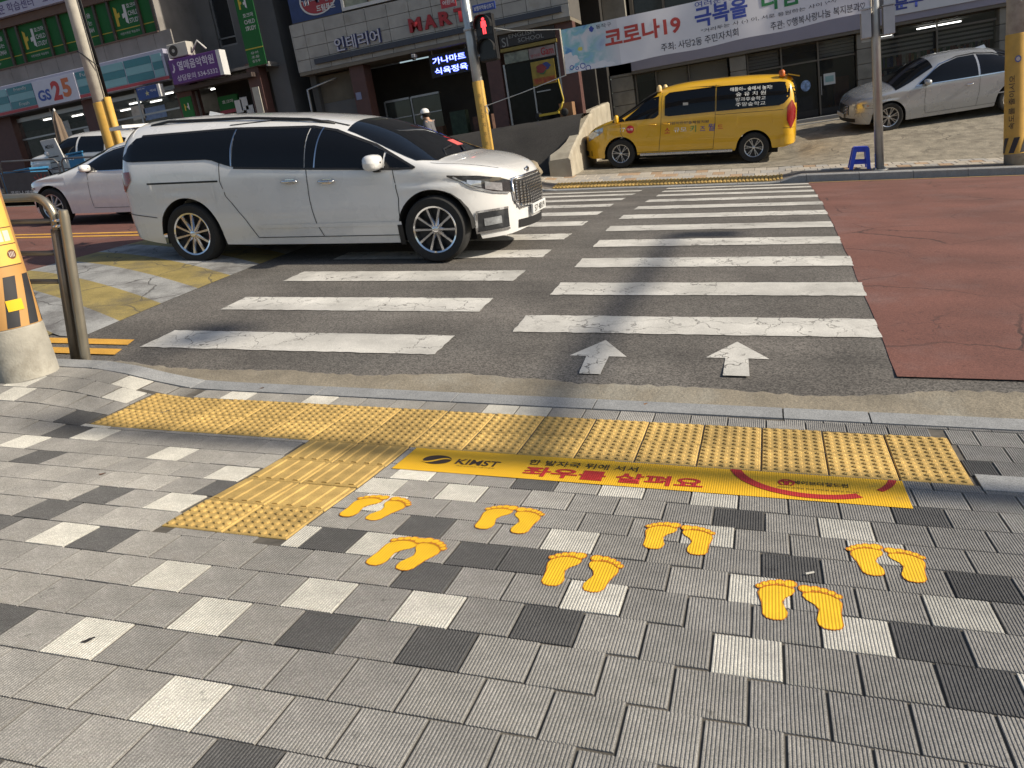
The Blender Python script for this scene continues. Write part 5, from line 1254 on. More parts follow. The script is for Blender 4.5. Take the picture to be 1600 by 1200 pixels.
# cardboard box and bag on the parapet side
o = Vector((-5.55, 18.7, 2.25)); bxm = mat('cardboard', (.22, .12, .06), .85, var=.1)
cb = thing('cardboard_box', 'brown cardboard box beside the parapet wall', 'box', (-5.62, 18.0, zfore(-5.62, 18.0))); o = Vector(cb.location)
MB(o).box(-5.84, -5.50, 17.85, 18.2, o.z, o.z+.33).build('carton', bxm, cb); MB(o).box(-5.84, -5.50, 17.99, 18.06, o.z+.331, o.z+.334).build('tape', mat('tape', (.3, .2, .1), .4), cb)
# ---------------------------------------------------------------- far guard fence with a printed sheet
o = Vector((-19.2, 14.05, zfar_side(-19.2, 14.05))); ff = thing('guard_fence', 'grey tubular guard fence carrying a dark virus poster across the road', 'fence', o); tb = mat('fence_tube', (.16, .16, .16), .5, metal=.5, var=.08)
def fz(u): return zfar_side(u, 14.05)
for a, b_ in ((-22.7, -20.45), (-20.35, -18.42), (-18.3, -15.0)):
    MB(o).tube([(a, 14.05, fz(a)), (a, 14.05, fz(a)+.88), (a+.10, 14.05, fz(a+.1)+.98), (b_-.10, 14.05, fz(b_-.1)+.98), (b_, 14.05, fz(b_)+.88), (b_, 14.05, fz(b_))], .025, 8).build('hoop', tb, ff, 1)
    for h_ in (.28, .72): MB(o).tube([(a, 14.05, fz(a)+h_), (b_, 14.05, fz(b_)+h_)], .015, 8).build('rail', tb, ff)
pst = MB(o).add([(u, 14.02, fz(u)+h_) for u, h_ in ((-20.33, .08), (-18.78, .08), (-18.78, .68), (-20.33, .68))]+[(u, 14.03, fz(u)+h_) for u, h_ in ((-20.33, .08), (-18.78, .08), (-18.78, .68), (-20.33, .68))], [(0, 1, 2, 3), (7, 6, 5, 4), (0, 4, 5, 1), (1, 5, 6, 2), (2, 6, 7, 3), (3, 7, 4, 0)]).build('poster', mat('poster_dark', (.06, .055, .055), .6, var=.15, scale=6), ff)
vc = Vector((-19.1, 14.012, fz(-19.1)+.33)); vm_ = mat('virus_red', (.30, .06, .05), .6, var=.3, scale=30)
b = MB(o); b.add([vc]+[vc+Vector((.2*math.cos(a), 0, .2*math.sin(a))) for a in np.linspace(0, 2*math.pi, 25)[:-1]], [(0, i+1, (i+1) % 24+1) for i in range(24)]); vr = b.build('printed_virus', vm_, pst)
for a in np.linspace(0, 2*math.pi, 15)[:-1]: MB(o).add([vc+Vector((r_*math.cos(a+d), -.002, r_*math.sin(a+d))) for r_, d in ((.2, -.05), (.2, .05), (.31, .06), (.31, -.06))], [(0, 1, 2, 3)]).build('printed_spike', vm_, pst)
text('코로나 예방', white_v, pst, (-19.85, 14.014, fz(-19.85)+.16), (.995, 0, -.1), (.1, 0, .995), .8, .10, o=o, nrm=(0, -1, 0), off=.0)
w2 = MB(o).add([(u, 14.02, fz(u)+h_) for u, h_ in ((-21.9, .1), (-20.55, .1), (-20.55, .68), (-21.9, .68))], [(0, 1, 2, 3)]).build('poster', mat('poster_pale', (.5, .48, .5), .6, var=.1), ff)
# ================================================================== BUILDINGS
X_, Z_ = (1, 0, 0), (0, 0, 1)
def T(body, m, par, o, u, v, z, w_, h_, bold=.01, name='lettering', sp_=1.): return text(body, m, par, (u, v, z), X_, Z_, w_, h_, nrm=(0, -1, 0), off=.004, bold=bold, o=o, name=name, spacing=sp_)
pane = mat('shop_glass', (.05, .055, .055), .02, var=0, alpha=.22, spec=.5)
def set_ior(m, v): m.node_tree.nodes['Principled BSDF'].inputs['IOR'].default_value = v
tube_e = mat('tube_light', (1., .98, .92), .5, var=0, emit=6.)
wallg = mat('wall_grey_panel', (.23, .215, .20), .85, var=.12, scale=2, stain=((.16, .148, .135), 1.2, .5, .75)); brown = mat('brown_lintel', (.13, .085, .065), .8, var=.12, scale=3); redbrown = mat('red_brown_tile', (.085, .04, .035), .6, var=.15, scale=6)
filmg = mat('film_green', (.018, .115, .032), .6, var=.06, scale=2, spec=.2); frame_d = mat('frame_bronze', (.07, .055, .045), .5, metal=.4, var=.1); yline = mat('film_yellow', (.42, .33, .03), .5, var=0); logo_y = mat('logo_yellow', (.5, .36, .03), .5, var=0)
wprint = mat('print_dull_white', (.55, .55, .54), .6, var=0); int_d = mat('interior_dark', (.05, .046, .042), .9, var=.2, scale=2); alum = mat('aluminium_frame', (.33, .33, .33), .4, metal=.7, var=.06)
def h_logo(par, o, u, v, z, s_):
    for x, m, fl in ((-.5, logo_y, 1), (.5, wprint, -1)):
        P = [(-.32, -1), (.04, -1.0), (.04, -.2), (.34, -.1), (.34, .35), (.04, .25), (.04, .75), (-.32, 1.0)]
        MB(o).add([(u+s_*(x+fl*a), v-.005, z+s_*(b*(1 if fl > 0 else -1))) for a, b in P], [tuple(range(8))]).build('logo', m, par, fix=False)
# ---------------------------------------------------------------- convenience store building at left
def store():
    o = Vector((-19.5, 18.2, 2.3)); V = 18.2
    t = thing('store_building', 'grey building with a convenience store below green-film windows', 'building', o)
    def bx(name, m, x0, x1, y0, y1, z0, z1, par=None, bev=0.): return MB(o).box(x0, x1, y0, y1, z0, z1, bev).build(name, m, par or t)
    bx('wall', wallg, -34, -17.5, V+.05, 28, 5.95, 6.5); bx('wall', wallg, -34, -17.5, V+.05, 28, 8.3, 13); bx('wall', int_d, -34, -17.5, V+.6, 28, 6.5, 8.3)
    bx('lintel', brown, -34, -17.5, V, V+.3, 7.60, 7.84)
    for i in range(16):      # panel joints as separate slabs on the spandrel
        u = -27+.62*i; bx('wall_panel', wallg, u+.006, u+.614, V, V+.05, 5.97, 6.47)
    bx('sign_strip', mat('strip_lilac', (.42, .42, .52), .6, var=.05), -34, -17.9, V-.15, V+.05, 7.86, 8.26)
    bx('sign_board', filmg, -34, -17.9, V-.12, V+.05, 8.27, 9.6)
    lil = mat('print_violet', (.08, .06, .16), .6, var=0)
    T('어린전문 학습센터', lil, t, o, -22.6, V-.15, 8.06, 2.2, .26); T('교육상담', lil, t, o, -20.7, V-.15, 8.06, .9, .26); T('1', wprint, t, o, -22.6, V-.12, 8.55, .5, .12, .05)
    # window band
    ms = [-27.2, -25.8, -24.4, -23.12, -22.65, -21.5, -20.99, -20.3, -19.08, -18.55, -17.55]
    ms = [-27.0, -25.3, -24.75, -23.12, -22.65, -21.52, -20.99, -19.60, -19.08, -18.05, -17.55]
    for i, (a, b) in enumerate(zip(ms[:-1], ms[1:])):
        w_ = bx('window', filmg, a+.03, b-.03, V+.12, V+.15, 6.50, 7.60)
        bx('yellow_line', yline, a+.03, b-.03, V+.112, V+.119, 6.765, 6.79, w_)
        bx('mullion', frame_d, b-.035, b+.035, V+.04, V+.2, 6.48, 7.62)
        if i in (4, 8):
            h_logo(w_, o, a+.35, V+.118, 7.15, .27)
            for k, tx in enumerate(('호크마', 'CHILD', 'STUDY')): T(tx, wprint, w_, o, a+.80, V+.118, 7.36-.2*k, .38, .13)
            T('어린이전문 학습센터', wprint, w_, o, (a+b)/2, V+.118, 6.66, .7, .07, 0)
        if i in (2, 6):
            for k, tx in enumerate(('배움을', '깨치는', 'HOKMAH')): T(tx, wprint, w_, o, b-.45, V+.118, 7.36-.2*k, .46, .13)
            T('CHILD STUDY', wprint, w_, o, (a+b)/2, V+.118, 6.66, .5, .06, 0)
    bx('sill', brown, -34, -17.5, V-.03, V+.1, 6.455, 6.495)
    # right wing wall
    W_ = V+2.0; wing = mat('wall_wing', (.19, .18, .17), .85, var=.12, scale=2)
    bx('wall', wing, -17.48, -16.95, W_, 28, 4.9, 13); bx('wall', wing, -16.27, -15.15, W_, 28, 1.9, 13); bx('wall', wing, -16.95, -16.27, W_, 28, 1.9, 6.02)
    bx('side_wall', wallg, -17.5, -17.46, V+.05, W_, 5.0, 13); bx('entry_roof', wing, -17.45, -14.1, V-.05, W_-.01, 4.98, 5.05)
    tw = bx('window', mat('window_dark', (.025, .028, .03), .1, var=.1, spec=.4), -16.95, -16.27, W_+.12, W_+.15, 6.02, 9.5); bx('window_frame', alum, -16.95, -16.27, W_+.06, W_+.11, 6.02, 6.08, tw); bx('window_frame', alum, -16.95, -16.27, W_+.07, W_+.115, 6.26, 6.30, tw); bx('window_frame', alum, -16.95, -16.89, W_+.07, W_+.118, 6.08, 9.5, tw); bx('window_frame', alum, -16.33, -16.27, W_+.07, W_+.118, 6.08, 9.5, tw)
    bx('column', mat('column_dark', (.12, .12, .12), .8, var=.12, scale=1.5), -14.45, -13.85, V+.46, W_-.01, 1.9, 13)
    bx('banner_arm', alum, -14.70, -14.04, V-.16, V-.13, 8.2, 8.25); bx('banner_arm', alum, -14.12, -14.08, V-.13, W_, 8.2, 8.25); bx('banner_arm', alum, -14.12, -14.08, V-.13, W_, 4.92, 4.97)
    # green hanging banner
    gbn = bx('hanging_banner', filmg, -14.66, -14.08, V-.17, V-.15, 4.98, 8.2); h_logo(gbn, o, -14.42, V-.175, 6.62, .15)
    for k, tx in enumerate(('호크마', 'CHILD', 'STUDY')): T(tx, wprint, gbn, o, -14.32, V-.172, 6.30-.17*k, .34, .11)
    bx('yellow_line', yline, -14.66, -14.08, V-.178, V-.171, 5.42, 5.45, gbn)
    for k, tx in enumerate(('유아', '초등', '중등부')): T(tx, wprint, gbn, o, -14.38, V-.172, 5.32-.11*k, .26, .07, 0)
    # shop sign band
    teal_d, teal_l, lilac = mat('sign_teal', (.02, .15, .18), .35, var=.06, coat=.3), mat('sign_aqua', (.16, .33, .36), .35, var=.05, coat=.3), mat('sign_lilac', (.36, .36, .46), .4, var=.05, coat=.3)
    sb = bx('sign_band', lilac, -27, -17.28, V-.32, V, 5.10, 5.95, bev=.015)
    bx('sign_red_edge', mat('sign_red_edge', (.36, .04, .05), .4, var=.05), -27, -17.27, V-.335, V-.321, 5.12, 5.20, sb)
    cs_ = [-27, -25.4, -23.9, -23.35, -22.30]
    def rows_(a, b, flip):
        for k in range(3): bx('sign_stripe', teal_d if (k+flip) % 2 == 0 else teal_l, a+.02, b-.02, V-.335, V-.321, 5.22+.21*k, 5.22+.21*k+.205, sb)
    for i, (a, b) in enumerate(zip(cs_[:-1], cs_[1:])): rows_(a, b, (i+1) % 2)
    for i, (a, b) in enumerate(((-20.6, -19.65), (-19.65, -18.75), (-18.75, -17.75), (-17.75, -17.36))): rows_(a, b, i % 2 if i != 2 else 0)
    T('Friendly', wprint, sb, o, -22.8, V-.336, 5.75, .5, .12, 0); T('Fresh', wprint, sb, o, -22.8, V-.336, 5.32, .4, .10, 0); T('Fun', wprint, sb, o, -20.25, V-.336, 5.75, .3, .10, 0)
    gsp = bx('sign_panel', mat('sign_white', (.50, .50, .58), .4, var=.04, coat=.3), -22.28, -20.62, V-.345, V-.321, 5.11, 5.86, sb)
    T('GS', mat('gs_blue', (.03, .07, .30), .4, var=0), sb, o, -21.92, V-.347, 5.42, .50, .32, .035); T('2', mat('gs_red', (.42, .03, .03), .4, var=0), sb, o, -21.42, V-.347, 5.48, .36, .56, .045); T('5', mat('gs_orange', (.5, .13, .04), .4, var=0), sb, o, -21.02, V-.347, 5.50, .34, .54, .045)
    # shop front: pillars, glazing, interior
    for a, b in ((-27, -23.9), (-20.95, -20.5), (-17.44, -16.9), (-14.9, -14.5)): bx('pillar', redbrown, a, b, V+.0, V+.4, 2.0, 5.1)
    bx('interior', mat('interior_store', (.22, .21, .19), .9, var=.3, scale=3), -27, -14.5, V+3.2, V+3.4, 2, 5.1); bx('interior_ceiling', mat('shop_ceiling', (.25, .25, .24), .9, var=.05), -27, -14.5, V+.42, V+3.2, 4.95, 5.06); bx('interior_floor', mat('shop_floor', (.2, .19, .17), .6, var=.1), -27, -14.5, V+.42, V+3.2, 2.25, 2.3)
    for a, b in ((-23.88, -22.4), (-22.4, -20.97), (-20.48, -19.0), (-19.0, -17.52)):
        g = bx('shop_window', pane, a+.03, b-.03, V+.2, V+.215, 2.5, 4.9); bx('window_frame', alum, b-.03, b+.03, V+.17, V+.25, 2.3, 5.1); bx('window_frame', alum, a+.03, b-.03, V+.18, V+.24, 4.88, 5.0); bx('window_frame', alum, a+.03, b-.03, V+.18, V+.24, 4.32, 4.37)
    for i in range(11):
        u = -23.6+.58*i+.1*(i % 3); bx('tube_light', tube_e, u, u+.44, V+1.0+.55*(i % 4), V+1.05+.55*(i % 4), 4.90, 4.93)
    goods = [mat('goods_%d' % k, c, .6, var=.4, scale=12) for k, c in enumerate(((.5, .48, .42), (.2, .36, .42), (.5, .38, .2), (.14, .26, .16), (.42, .16, .14)))]
    for i in range(10):
        u = -23.7+.62*i; sh = bx('shelf', int_d, u, u+.56, V+1.4+.3*(i % 2), V+1.8+.3*(i % 2), 2.3, 4.2)
        for k in range(4): bx('goods', goods[(i*3+k) % 5], u+.03, u+.53, V+1.36+.3*(i % 2), V+1.39+.3*(i % 2), 2.55+.42*k, 2.55+.42*k+.3, sh)
    # window posters
    for (u, z, w_, h_, c) in ((-18.5, 4.35, .8, .35, (.14, .2, .34)), (-19.1, 4.45, .5, .4, (.40, .36, .32)), (-18.9, 3.75, .55, .55, (.42, .41, .40)), (-21.2, 3.9, .25, .8, (.45, .44, .42)), (-22.0, 4.2, .35, .9, (.34, .33, .31))):
        bx('poster', mat('poster_%02d' % int(-u*10), c, .6, var=.2, scale=9), u-w_/2, u+w_/2, V+.185, V+.195, z-h_/2, z+h_/2)
    MB(o).lathe([(0, 0), (.14, 0)], (-18.85, V+.18, 3.70), 18, 'y', cap=False).build('poster_face', int_d, t); 
    # projecting blade signs
    pb = bx('blade_sign', mat('sign_purple', (.10, .025, .17), .45, var=.06), -17.05, -15.42, V-.5, V-.2, 4.89, 5.56, bev=.01); bx('sign_edge', mat('sign_edge_white', (.55, .55, .55), .5, var=.05), -15.42, -15.30, V-.5, V-.2, 4.89, 5.56, pb)
    wv = mat('print_lilac', (.55, .5, .6), .6, var=0); T('열매음악학원', wv, pb, o, -16.15, V-.5, 5.36, 1.25, .25, .02); T('상담문의 534-5332', wv, pb, o, -16.18, V-.5, 5.04, 1.40, .16, .012); T('♪', wv, pb, o, -16.92, V-.5, 5.33, .13, .25)
    bb = bx('blade_sign', mat('sign_deep_blue', (.015, .04, .17), .4, var=.06), -18.36, -17.62, V-.55, V-.36, 4.67, 5.02, bev=.01); bx('sign_edge', MATS['sign_edge_white'], -17.62, -17.54, V-.55, V-.36, 4.67, 5.02, bb); T('★', mat('print_gold', (.4, .36, .2), .5, var=0), bb, o, -18.0, V-.55, 4.83, .16, .16); T('택배', wprint, bb, o, -17.78, V-.55, 4.87, .2, .07, 0); T('편의점 택배', wprint, bb, o, -18.18, V-.55, 4.97, .25, .04, 0)
    ac = bx('air_conditioner', mat('ac_cream', (.42, .40, .36), .6, var=.06), -17.02, -16.35, V-.45, V-.12, 5.60, 5.98, bev=.02)
    b = MB(o); b.lathe([(.05, 0), (.15, 0)], (-16.82, V-.455, 5.79), 20, 'y', cap=False); b.build('fan_grille', int_d, ac); MB(o).tube([(-16.3, V-.3, 5.7), (-16.1, V-.25, 5.95), (-15.9, V-.2, 5.7)], .03, 8).build('pipe', mat('pipe_white', (.5, .5, .48), .6), ac, 1)
    # entry to the right
    bx('entry_canopy', mat('canopy_dark', (.05, .035, .03), .7, var=.1), -17.3, -14.6, V-.25, V+.1, 4.72, 4.84); bx('entry_back', int_d, -16.9, -14.9, V+1.2, V+1.3, 2, 5)
    gp = bx('green_poster', filmg, -17.35, -16.95, V-.03, V-.012, 3.95, 4.58); h_logo(gp, o, -17.15, V-.04, 4.3, .1)
    gg = bx('lit_sign', filmg, -16.42, -15.74, V+.5, V+.6, 3.95, 4.45); T('호크마', wprint, gg, o, -16.08, V+.49, 4.28, .4, .1); bx('red_strip', mat('strip_red', (.28, .03, .05), .5), -16.42, -15.74, V+.48, V+.5, 3.95, 4.05, gg)
    for u, z in ((-15.35, 4.1), (-15.55, 4.05), (-15.2, 3.85)): bx('notice', wprint, u-.12, u+.12, V+.2, V+.21, z-.18, z+.18)
    bx('notice_board', mat('board_cream', (.40, .38, .33), .6, var=.1), -14.82, -14.60, V-.05, V-.02, 3.55, 4.45)
    bx('door_frame', alum, -15.0, -14.95, V+.15, V+.2, 2, 4.7); bx('door_frame', alum, -16.9, -16.85, V+.15, V+.2, 2, 4.7)
store()
# things before the store
def umbrella():
    c = (-20.9, 17.0); o = Vector((*c, zfore(*c))); t = thing('parasol', 'folded beige parasol before the convenience store', 'parasol', o)
    m = mat('parasol_cloth', (.17, .125, .09), .85, var=.1)
    rows = [[(r_*math.cos(a)*(1+.25*math.cos(6*a)), r_*math.sin(a)*(1+.25*math.cos(6*a)), z) for a in np.linspace(0, 2*math.pi, 37)] for r_, z in ((.02, 2.25), (.10, 2.0), (.14, 1.5), (.19, 1.05), (.22, .95))]
    MB().grid(rows).build('canopy', m, t, 1); MB().tube([(0, 0, 0), (0, 0, 2.32)], .022, 8).build('pole', alum, t); MB().lathe([(.26, 0), (.26, .06), (.05, .1)], (0, 0, 0), 20).build('base', black_m, t); MB().lathe([(.03, 2.25), (.035, 2.3), (0, 2.34)], (0, 0, 0), 10).build('finial', wprint, t)
umbrella()
def simple(name, label, cat, c, fn=zfore):
    o = Vector((*c, fn(*c))); return thing(name, label, cat, o), o
t, o = simple('sandwich_board', 'white standing menu board before the convenience store window', 'sign', (-20.3, 16.0))
bd = MB(o).obox((-20.3, 16.0, o.z+.75), (1, 0, 0), (0, .97, .24), (0, -.24, .97), .27, .02, .72).build('board', mat('board_white', (.55, .55, .54), .5, var=.08, scale=8), t); MB(o).obox((-20.3, 16.25, o.z+.6), (1, 0, 0), (0, .97, -.24), (0, .24, .97), .25, .015, .6).build('back_leg', alum, t); T('MENU', int_d, bd, o, -20.3, 15.82, o.z+1.25, .3, .1); 
for k in range(4): MB(o).box(-20.48, -20.12, 15.86, 15.87, o.z+.5+.15*k, o.z+.53+.15*k).build('print_line', int_d, bd)
t, o = simple('crate', 'large blue plastic tub behind the guard fence', 'crate', (-21.0, 15.4), zfar_side); bl = mat('tub_blue', (.03, .16, .32), .5, var=.08)
MB(o).box(-21.6, -20.5, 15.1, 15.7, o.z+.0, o.z+.62, .03).build('tub', bl, t); MB(o).box(-21.64, -20.46, 15.06, 15.74, o.z+.62, o.z+.68, .012).build('rim', bl, t)
t, o = simple('crate', 'blue plastic box beside the white menu board', 'crate', (-19.75, 16.15)); MB(o).box(-19.95, -19.4, 16.0, 16.4, o.z, o.z+1.0, .03).build('box', bl, t); MB(o).box(-19.97, -19.38, 15.98, 16.42, o.z+1.0, o.z+1.05, .01).build('lid', bl, t)
t, o = simple('wall_notice', 'yellow safety notice standing by the store pillar', 'sign', (-21.6, 17.6)); MB(o).box(-21.8, -21.4, 17.58, 17.62, o.z+1.0, o.z+1.5).build('plate', mat('notice_yellow', (.40, .26, .02), .5, var=.08), t); MB(o).tube([(-21.6, 17.62, o.z), (-21.6, 17.62, o.z+1.2)], .02, 8).build('post', alum, t)
# ---------------------------------------------------------------- mart building in the middle
def mart():
    o = Vector((-10, 20, 2.2)); V = 20.0      # drawn at full size, then set down a little smaller and nearer the street
    t = thing('mart_building', 'white tiled building with red mart lettering and a blue LED sign', 'building', (-9.318, 18.25, 2.167)); t.scale = (.9262,)*3
    def bx(name, m, x0, x1, y0, y1, z0, z1, par=None, bev=0.): return MB(o).box(x0, x1, y0, y1, z0, z1, bev).build(name, m, par or t)
    tile_m = mat('fascia_tile', (.31, .30, .275), .6, var=.14, scale=3, objrnd=.08, stain=((.20, .175, .13), 1.6, .55, .8)); grout = mat('grout', (.09, .085, .08), .9, var=.1); navy = mat('letter_navy', (.02, .025, .09), .5, var=.05)
    bx('fascia', grout, -14.2, -5.7, V, V+1.4, 4.80, 6.16)
    zr_ = [4.80, 5.13, 5.46, 5.80, 6.16]
    us_ = [-14.2, -13.78]+[-13.78+.69*k for k in range(1, 12)]+[-5.7]
    for a, b in zip(us_[:-1], us_[1:]):
        for c, d in zip(zr_[:-1], zr_[1:]): bx('tile', tile_m, a+.007, b-.007, V-.035, V-.0005, c+.007, d-.007)
    for k in range(4): bx('tile', tile_m, -14.235, -14.2005, V-.03+.35*k, V-.03+.35*k+.34, 4.81, 6.15)
    bx('soffit', mat('soffit_beige', (.16, .14, .11), .85, var=.12), -14.2, -5.7, V-.06, V+1.4, 4.70, 4.795)
    bx('sign_rail', mat('rail_navy', (.035, .04, .055), .5, var=.1), -13.6, -5.9, V-.12, V-.036, 4.94, 5.09); 
    for k, ch in enumerate('인테리어'):
        u = -12.68+.39*k
        T(ch, navy, t, o, u+.03, V-.06, 5.345, .36, .40, .05, 'letter'); T(ch, mat('letter_face', (.45, .45, .52), .5, var=0), t, o, u, V-.085, 5.345, .32, .37, .012, 'letter')
    rl = mat('letter_red', (.30, .02, .025), .5, var=.05)
    for k, ch in enumerate('MART'):
        u = -10.20+.47*k
        T(ch, mat('letter_red_shadow', (.12, .01, .012), .5, var=0), t, o, u+.012, V-.05, 5.415, .385, .37, .05, 'letter'); T(ch, rl, t, o, u, V-.085, 5.42, .38, .37, .05, 'letter')  # darker copy behind each letter is its shadow, put in as colour
    # upper storey
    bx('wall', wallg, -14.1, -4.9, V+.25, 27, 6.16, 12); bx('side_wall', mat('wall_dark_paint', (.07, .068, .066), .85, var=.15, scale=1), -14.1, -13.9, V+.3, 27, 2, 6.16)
    po = bx('billboard', mat('board_navy', (.02, .04, .13), .5, var=.2, scale=4), -14.16, -12.46, V+.08, V+.2, 6.19, 8.0)
    b = MB(o); cc = Vector((-13.15, V+.07, 6.75)); b.add([cc]+[cc+Vector((.58*math.cos(a), 0, .42*math.sin(a)+.06*math.cos(a))) for a in np.linspace(0, 2*math.pi, 29)[:-1]], [(0, i+1, (i+1) % 28+1) for i in range(28)]); b.build('printed_oval', mat('oval_red', (.30, .03, .04), .5, var=.05), po)
    b = MB(o); b.grid([[cc+Vector((r_*.60*math.cos(a), -.004, r_*(.44*math.sin(a)+.06*math.cos(a)))) for r_ in (.97, 1.06)] for a in np.linspace(0, 2*math.pi, 33)]); b.build('printed_ring', wprint, po)
    T('슈퍼마미', wprint, po, o, -13.12, V+.062, 6.80, 1.2, .42, .07); T('슈퍼마미', navy, po, o, -13.12, V+.056, 6.80, 1.18, .40, .02); T('드림푸드', wprint, po, o, -12.95, V+.062, 6.45, .62, .18, .03)
    bx('billboard_frame', frame_d, -14.18, -12.44, V+.06, V+.079, 6.165, 6.20, po)
    po2 = bx('upper_window', mat('window_poster', (.26, .27, .2), .4, var=.3, scale=5), -12.38, -10.5, V+.12, V+.2, 6.30, 8.0); bx('window_frame', mat('frame_white', (.5, .5, .49), .5, var=.05), -12.44, -12.36, V+.05, V+.25, 6.22, 8.0, po2); bx('window_frame', MATS['frame_white'], -12.36, -10.5, V+.05, V+.25, 6.22, 6.31, po2); bx('window_frame', frame_d, -11.6, -11.55, V+.06, V+.24, 6.315, 8.0, po2)
    # ground floor
    bx('back_wall', int_d, -14, -5.7, V+2.6, V+2.8, 2, 4.8); bx('wall', mat('wall_beige_block', (.13, .11, .08), .85, var=.2, scale=2), -14.05, -12.62, V+.5, V+.8, 3.85, 4.65); bx('wall', mat('wall_grey_block', (.13, .125, .12), .85, var=.15, scale=2), -14.05, -12.62, V+.5, V+.8, 2.0, 3.845); 
    MB(o).tube([(-14.12, V+.05, 2.2), (-14.12, V+.05, 4.3), (-13.2, V+.3, 4.5)], .04, 8).build('drain_pipe', alum, t, 1)
    for a, b in ((-12.62, -12.15), (-8.32, -7.9)): bx('pillar', redbrown, a, b, V+.1, V+.6, 1.8, 4.72)
    bx('number_plate', mat('plate_blue', (.2, .22, .34), .5), -12.56, -12.38, V+.085, V+.099, 3.74, 3.95)
    for a, b in ((-12.1, -11.2), (-11.2, -10.2)):
        g = bx('shop_window', mat('glass_dim', (.03, .035, .03), .08, var=.3, scale=3, spec=.5), a+.04, b-.04, V+1.0, V+1.03, 2.6, 3.55); bx('window_frame', alum, a, a+.04, V+.97, V+1.06, 2.4, 3.6, g); bx('window_frame', alum, a+.04, b-.04, V+.97, V+1.06, 3.56, 3.62, g); bx('window_frame', alum, a+.04, b-.04, V+.975, V+.999, 3.05, 3.08, g)
    led = bx('led_sign', black_m, -10.1, -8.86, V+.3, V+.4, 3.95, 4.58); bl_e = mat('led_blue', (.10, .16, 1.0), .5, var=0, emit=2.5); wl = mat('led_white', (.75, .82, 1.0), .5, var=0, emit=1.3)
    T('가나마트', bl_e, led, o, -9.48, V+.29, 4.40, 1.05, .20, .035); T('식육정육', bl_e, led, o, -9.46, V+.29, 4.11, 1.05, .20, .035); T('가나마트', wl, led, o, -9.48, V+.285, 4.40, 1.02, .17, .0); T('식육정육', wl, led, o, -9.46, V+.285, 4.11, 1.02, .17, .0)
    for u in (-10.0, -8.95): MB(o).tube([(u, V+.35, 4.58), (u, V+.35, 4.72)], .01, 6).build('hanger', alum, led)
    cam = bx('camera_body', mat('cam_grey', (.3, .3, .3), .5), -10.45, -10.35, V-.15, V+.05, 4.56, 4.66, bev=.01); MB(o).lathe([(.05, 0), (.06, .03), (0, .05)], (-10.4, V-.1, 4.50), 12).build('camera_dome', black_m, cam, 1)
    # english school unit
    dimp = mat('print_dim', (.24, .24, .23), .6, var=0)
    bx('sign_board', mat('sign_black', (.02, .016, .014), .5, var=.1), -7.82, -6.2, V+.05, V+.2, 4.36, 4.72); T('ENGLISH', dimp, t, o, -7.15, V+.05, 4.62, .75, .11, 0); T('SCHOOL', dimp, t, o, -6.9, V+.05, 4.47, .75, .11, 0); T('SI', dimp, t, o, -7.66, V+.05, 4.49, .18, .24, 0)
    bx('sign_bar', mat('bar_gold', (.20, .15, .03), .5, var=.1), -7.82, -6.18, V+.03, V+.2, 4.24, 4.33)
    p1 = bx('poster', mat('poster_multi', (.18, .2, .16), .6, var=.5, scale=6), -7.76, -7.05, V+.1, V+.14, 3.92, 4.20); p2 = bx('poster', mat('poster_pink', (.25, .2, .2), .6, var=.2, scale=6), -7.03, -6.28, V+.1, V+.14, 3.92, 4.20); T('Gam', rl, p2, o, -6.5, V+.098, 4.07, .36, .2, .02); T('영어로', rl, p2, o, -6.85, V+.098, 4.0, .28, .08, 0)
    kp = bx('poster', mat('poster_yellow', (.26, .19, .03), .6, var=.25, scale=5), -7.02, -6.34, V+.08, V+.12, 3.20, 3.84); bx('poster_strip', mat('poster_orange', (.28, .10, .02), .6, var=.2, scale=10), -7.0, -6.36, V+.072, V+.079, 3.23, 3.40, kp); T('영어 놀이터', rl, kp, o, -6.68, V+.070, 3.32, .54, .11, .01)
    for (du, dz, r_, c) in ((-.05, .05, .12, (.2, .03, .03)), (.1, .1, .10, (.03, .05, .2)), (-.02, -.03, .08, (.05, .12, .05))):
        b = MB(o); c0 = Vector((-6.68+du, V+.068-r_*.02, 3.58+dz)); b.add([c0]+[c0+Vector((r_*1.2*math.cos(a)*(1+.2*math.cos(5*a)), 0, r_*math.sin(a))) for a in np.linspace(0, 2*math.pi, 17)[:-1]], [(0, i+1, (i+1) % 16+1) for i in range(16)]); b.build('printed_shape', mat('shape_%d' % int(r_*100), c, .6), kp)
    dr = bx('door', mat('door_glass_dark', (.010, .011, .011), .12, var=.2, spec=.12), -7.80, -6.25, V+.16, V+.19, 2.2, 3.9); bx('door_frame', alum, -7.84, -7.79, V+.12, V+.22, 2.2, 3.92, dr); bx('door_frame', alum, -6.25, -6.20, V+.12, V+.22, 2.2, 4.24, dr); bx('door_frame', alum, -7.05, -7.01, V+.13, V+.159, 2.2, 3.2, dr); bx('door_handle', alum, -6.95, -6.55, V+.10, V+.13, 3.02, 3.05, dr)
    bx('jamb', redbrown, -6.2, -5.7, V+.1, V+.5, 2, 4.70); bx('floor_slab', mat('slab_dark', (.08, .075, .07), .9, var=.15), -14, -5.7, V-.02, V+3, 1.7, 2.24)
    # dark things on the shop floor
    for (u, z, w_, h_, c) in ((-11.8, 2.25, .5, .5, (.05, .06, .03)), (-10.9, 2.25, .7, .35, (.10, .05, .025)), (-9.9, 2.25, .5, .7, (.03, .05, .03)), (-9.2, 2.25, .6, .45, (.09, .045, .03))): bx('shop_goods', mat('goods_m%d' % int(-u*10), c, .8, var=.4, scale=8), u, u+w_, V+.7, V+1.0, z, z+h_)
mart()
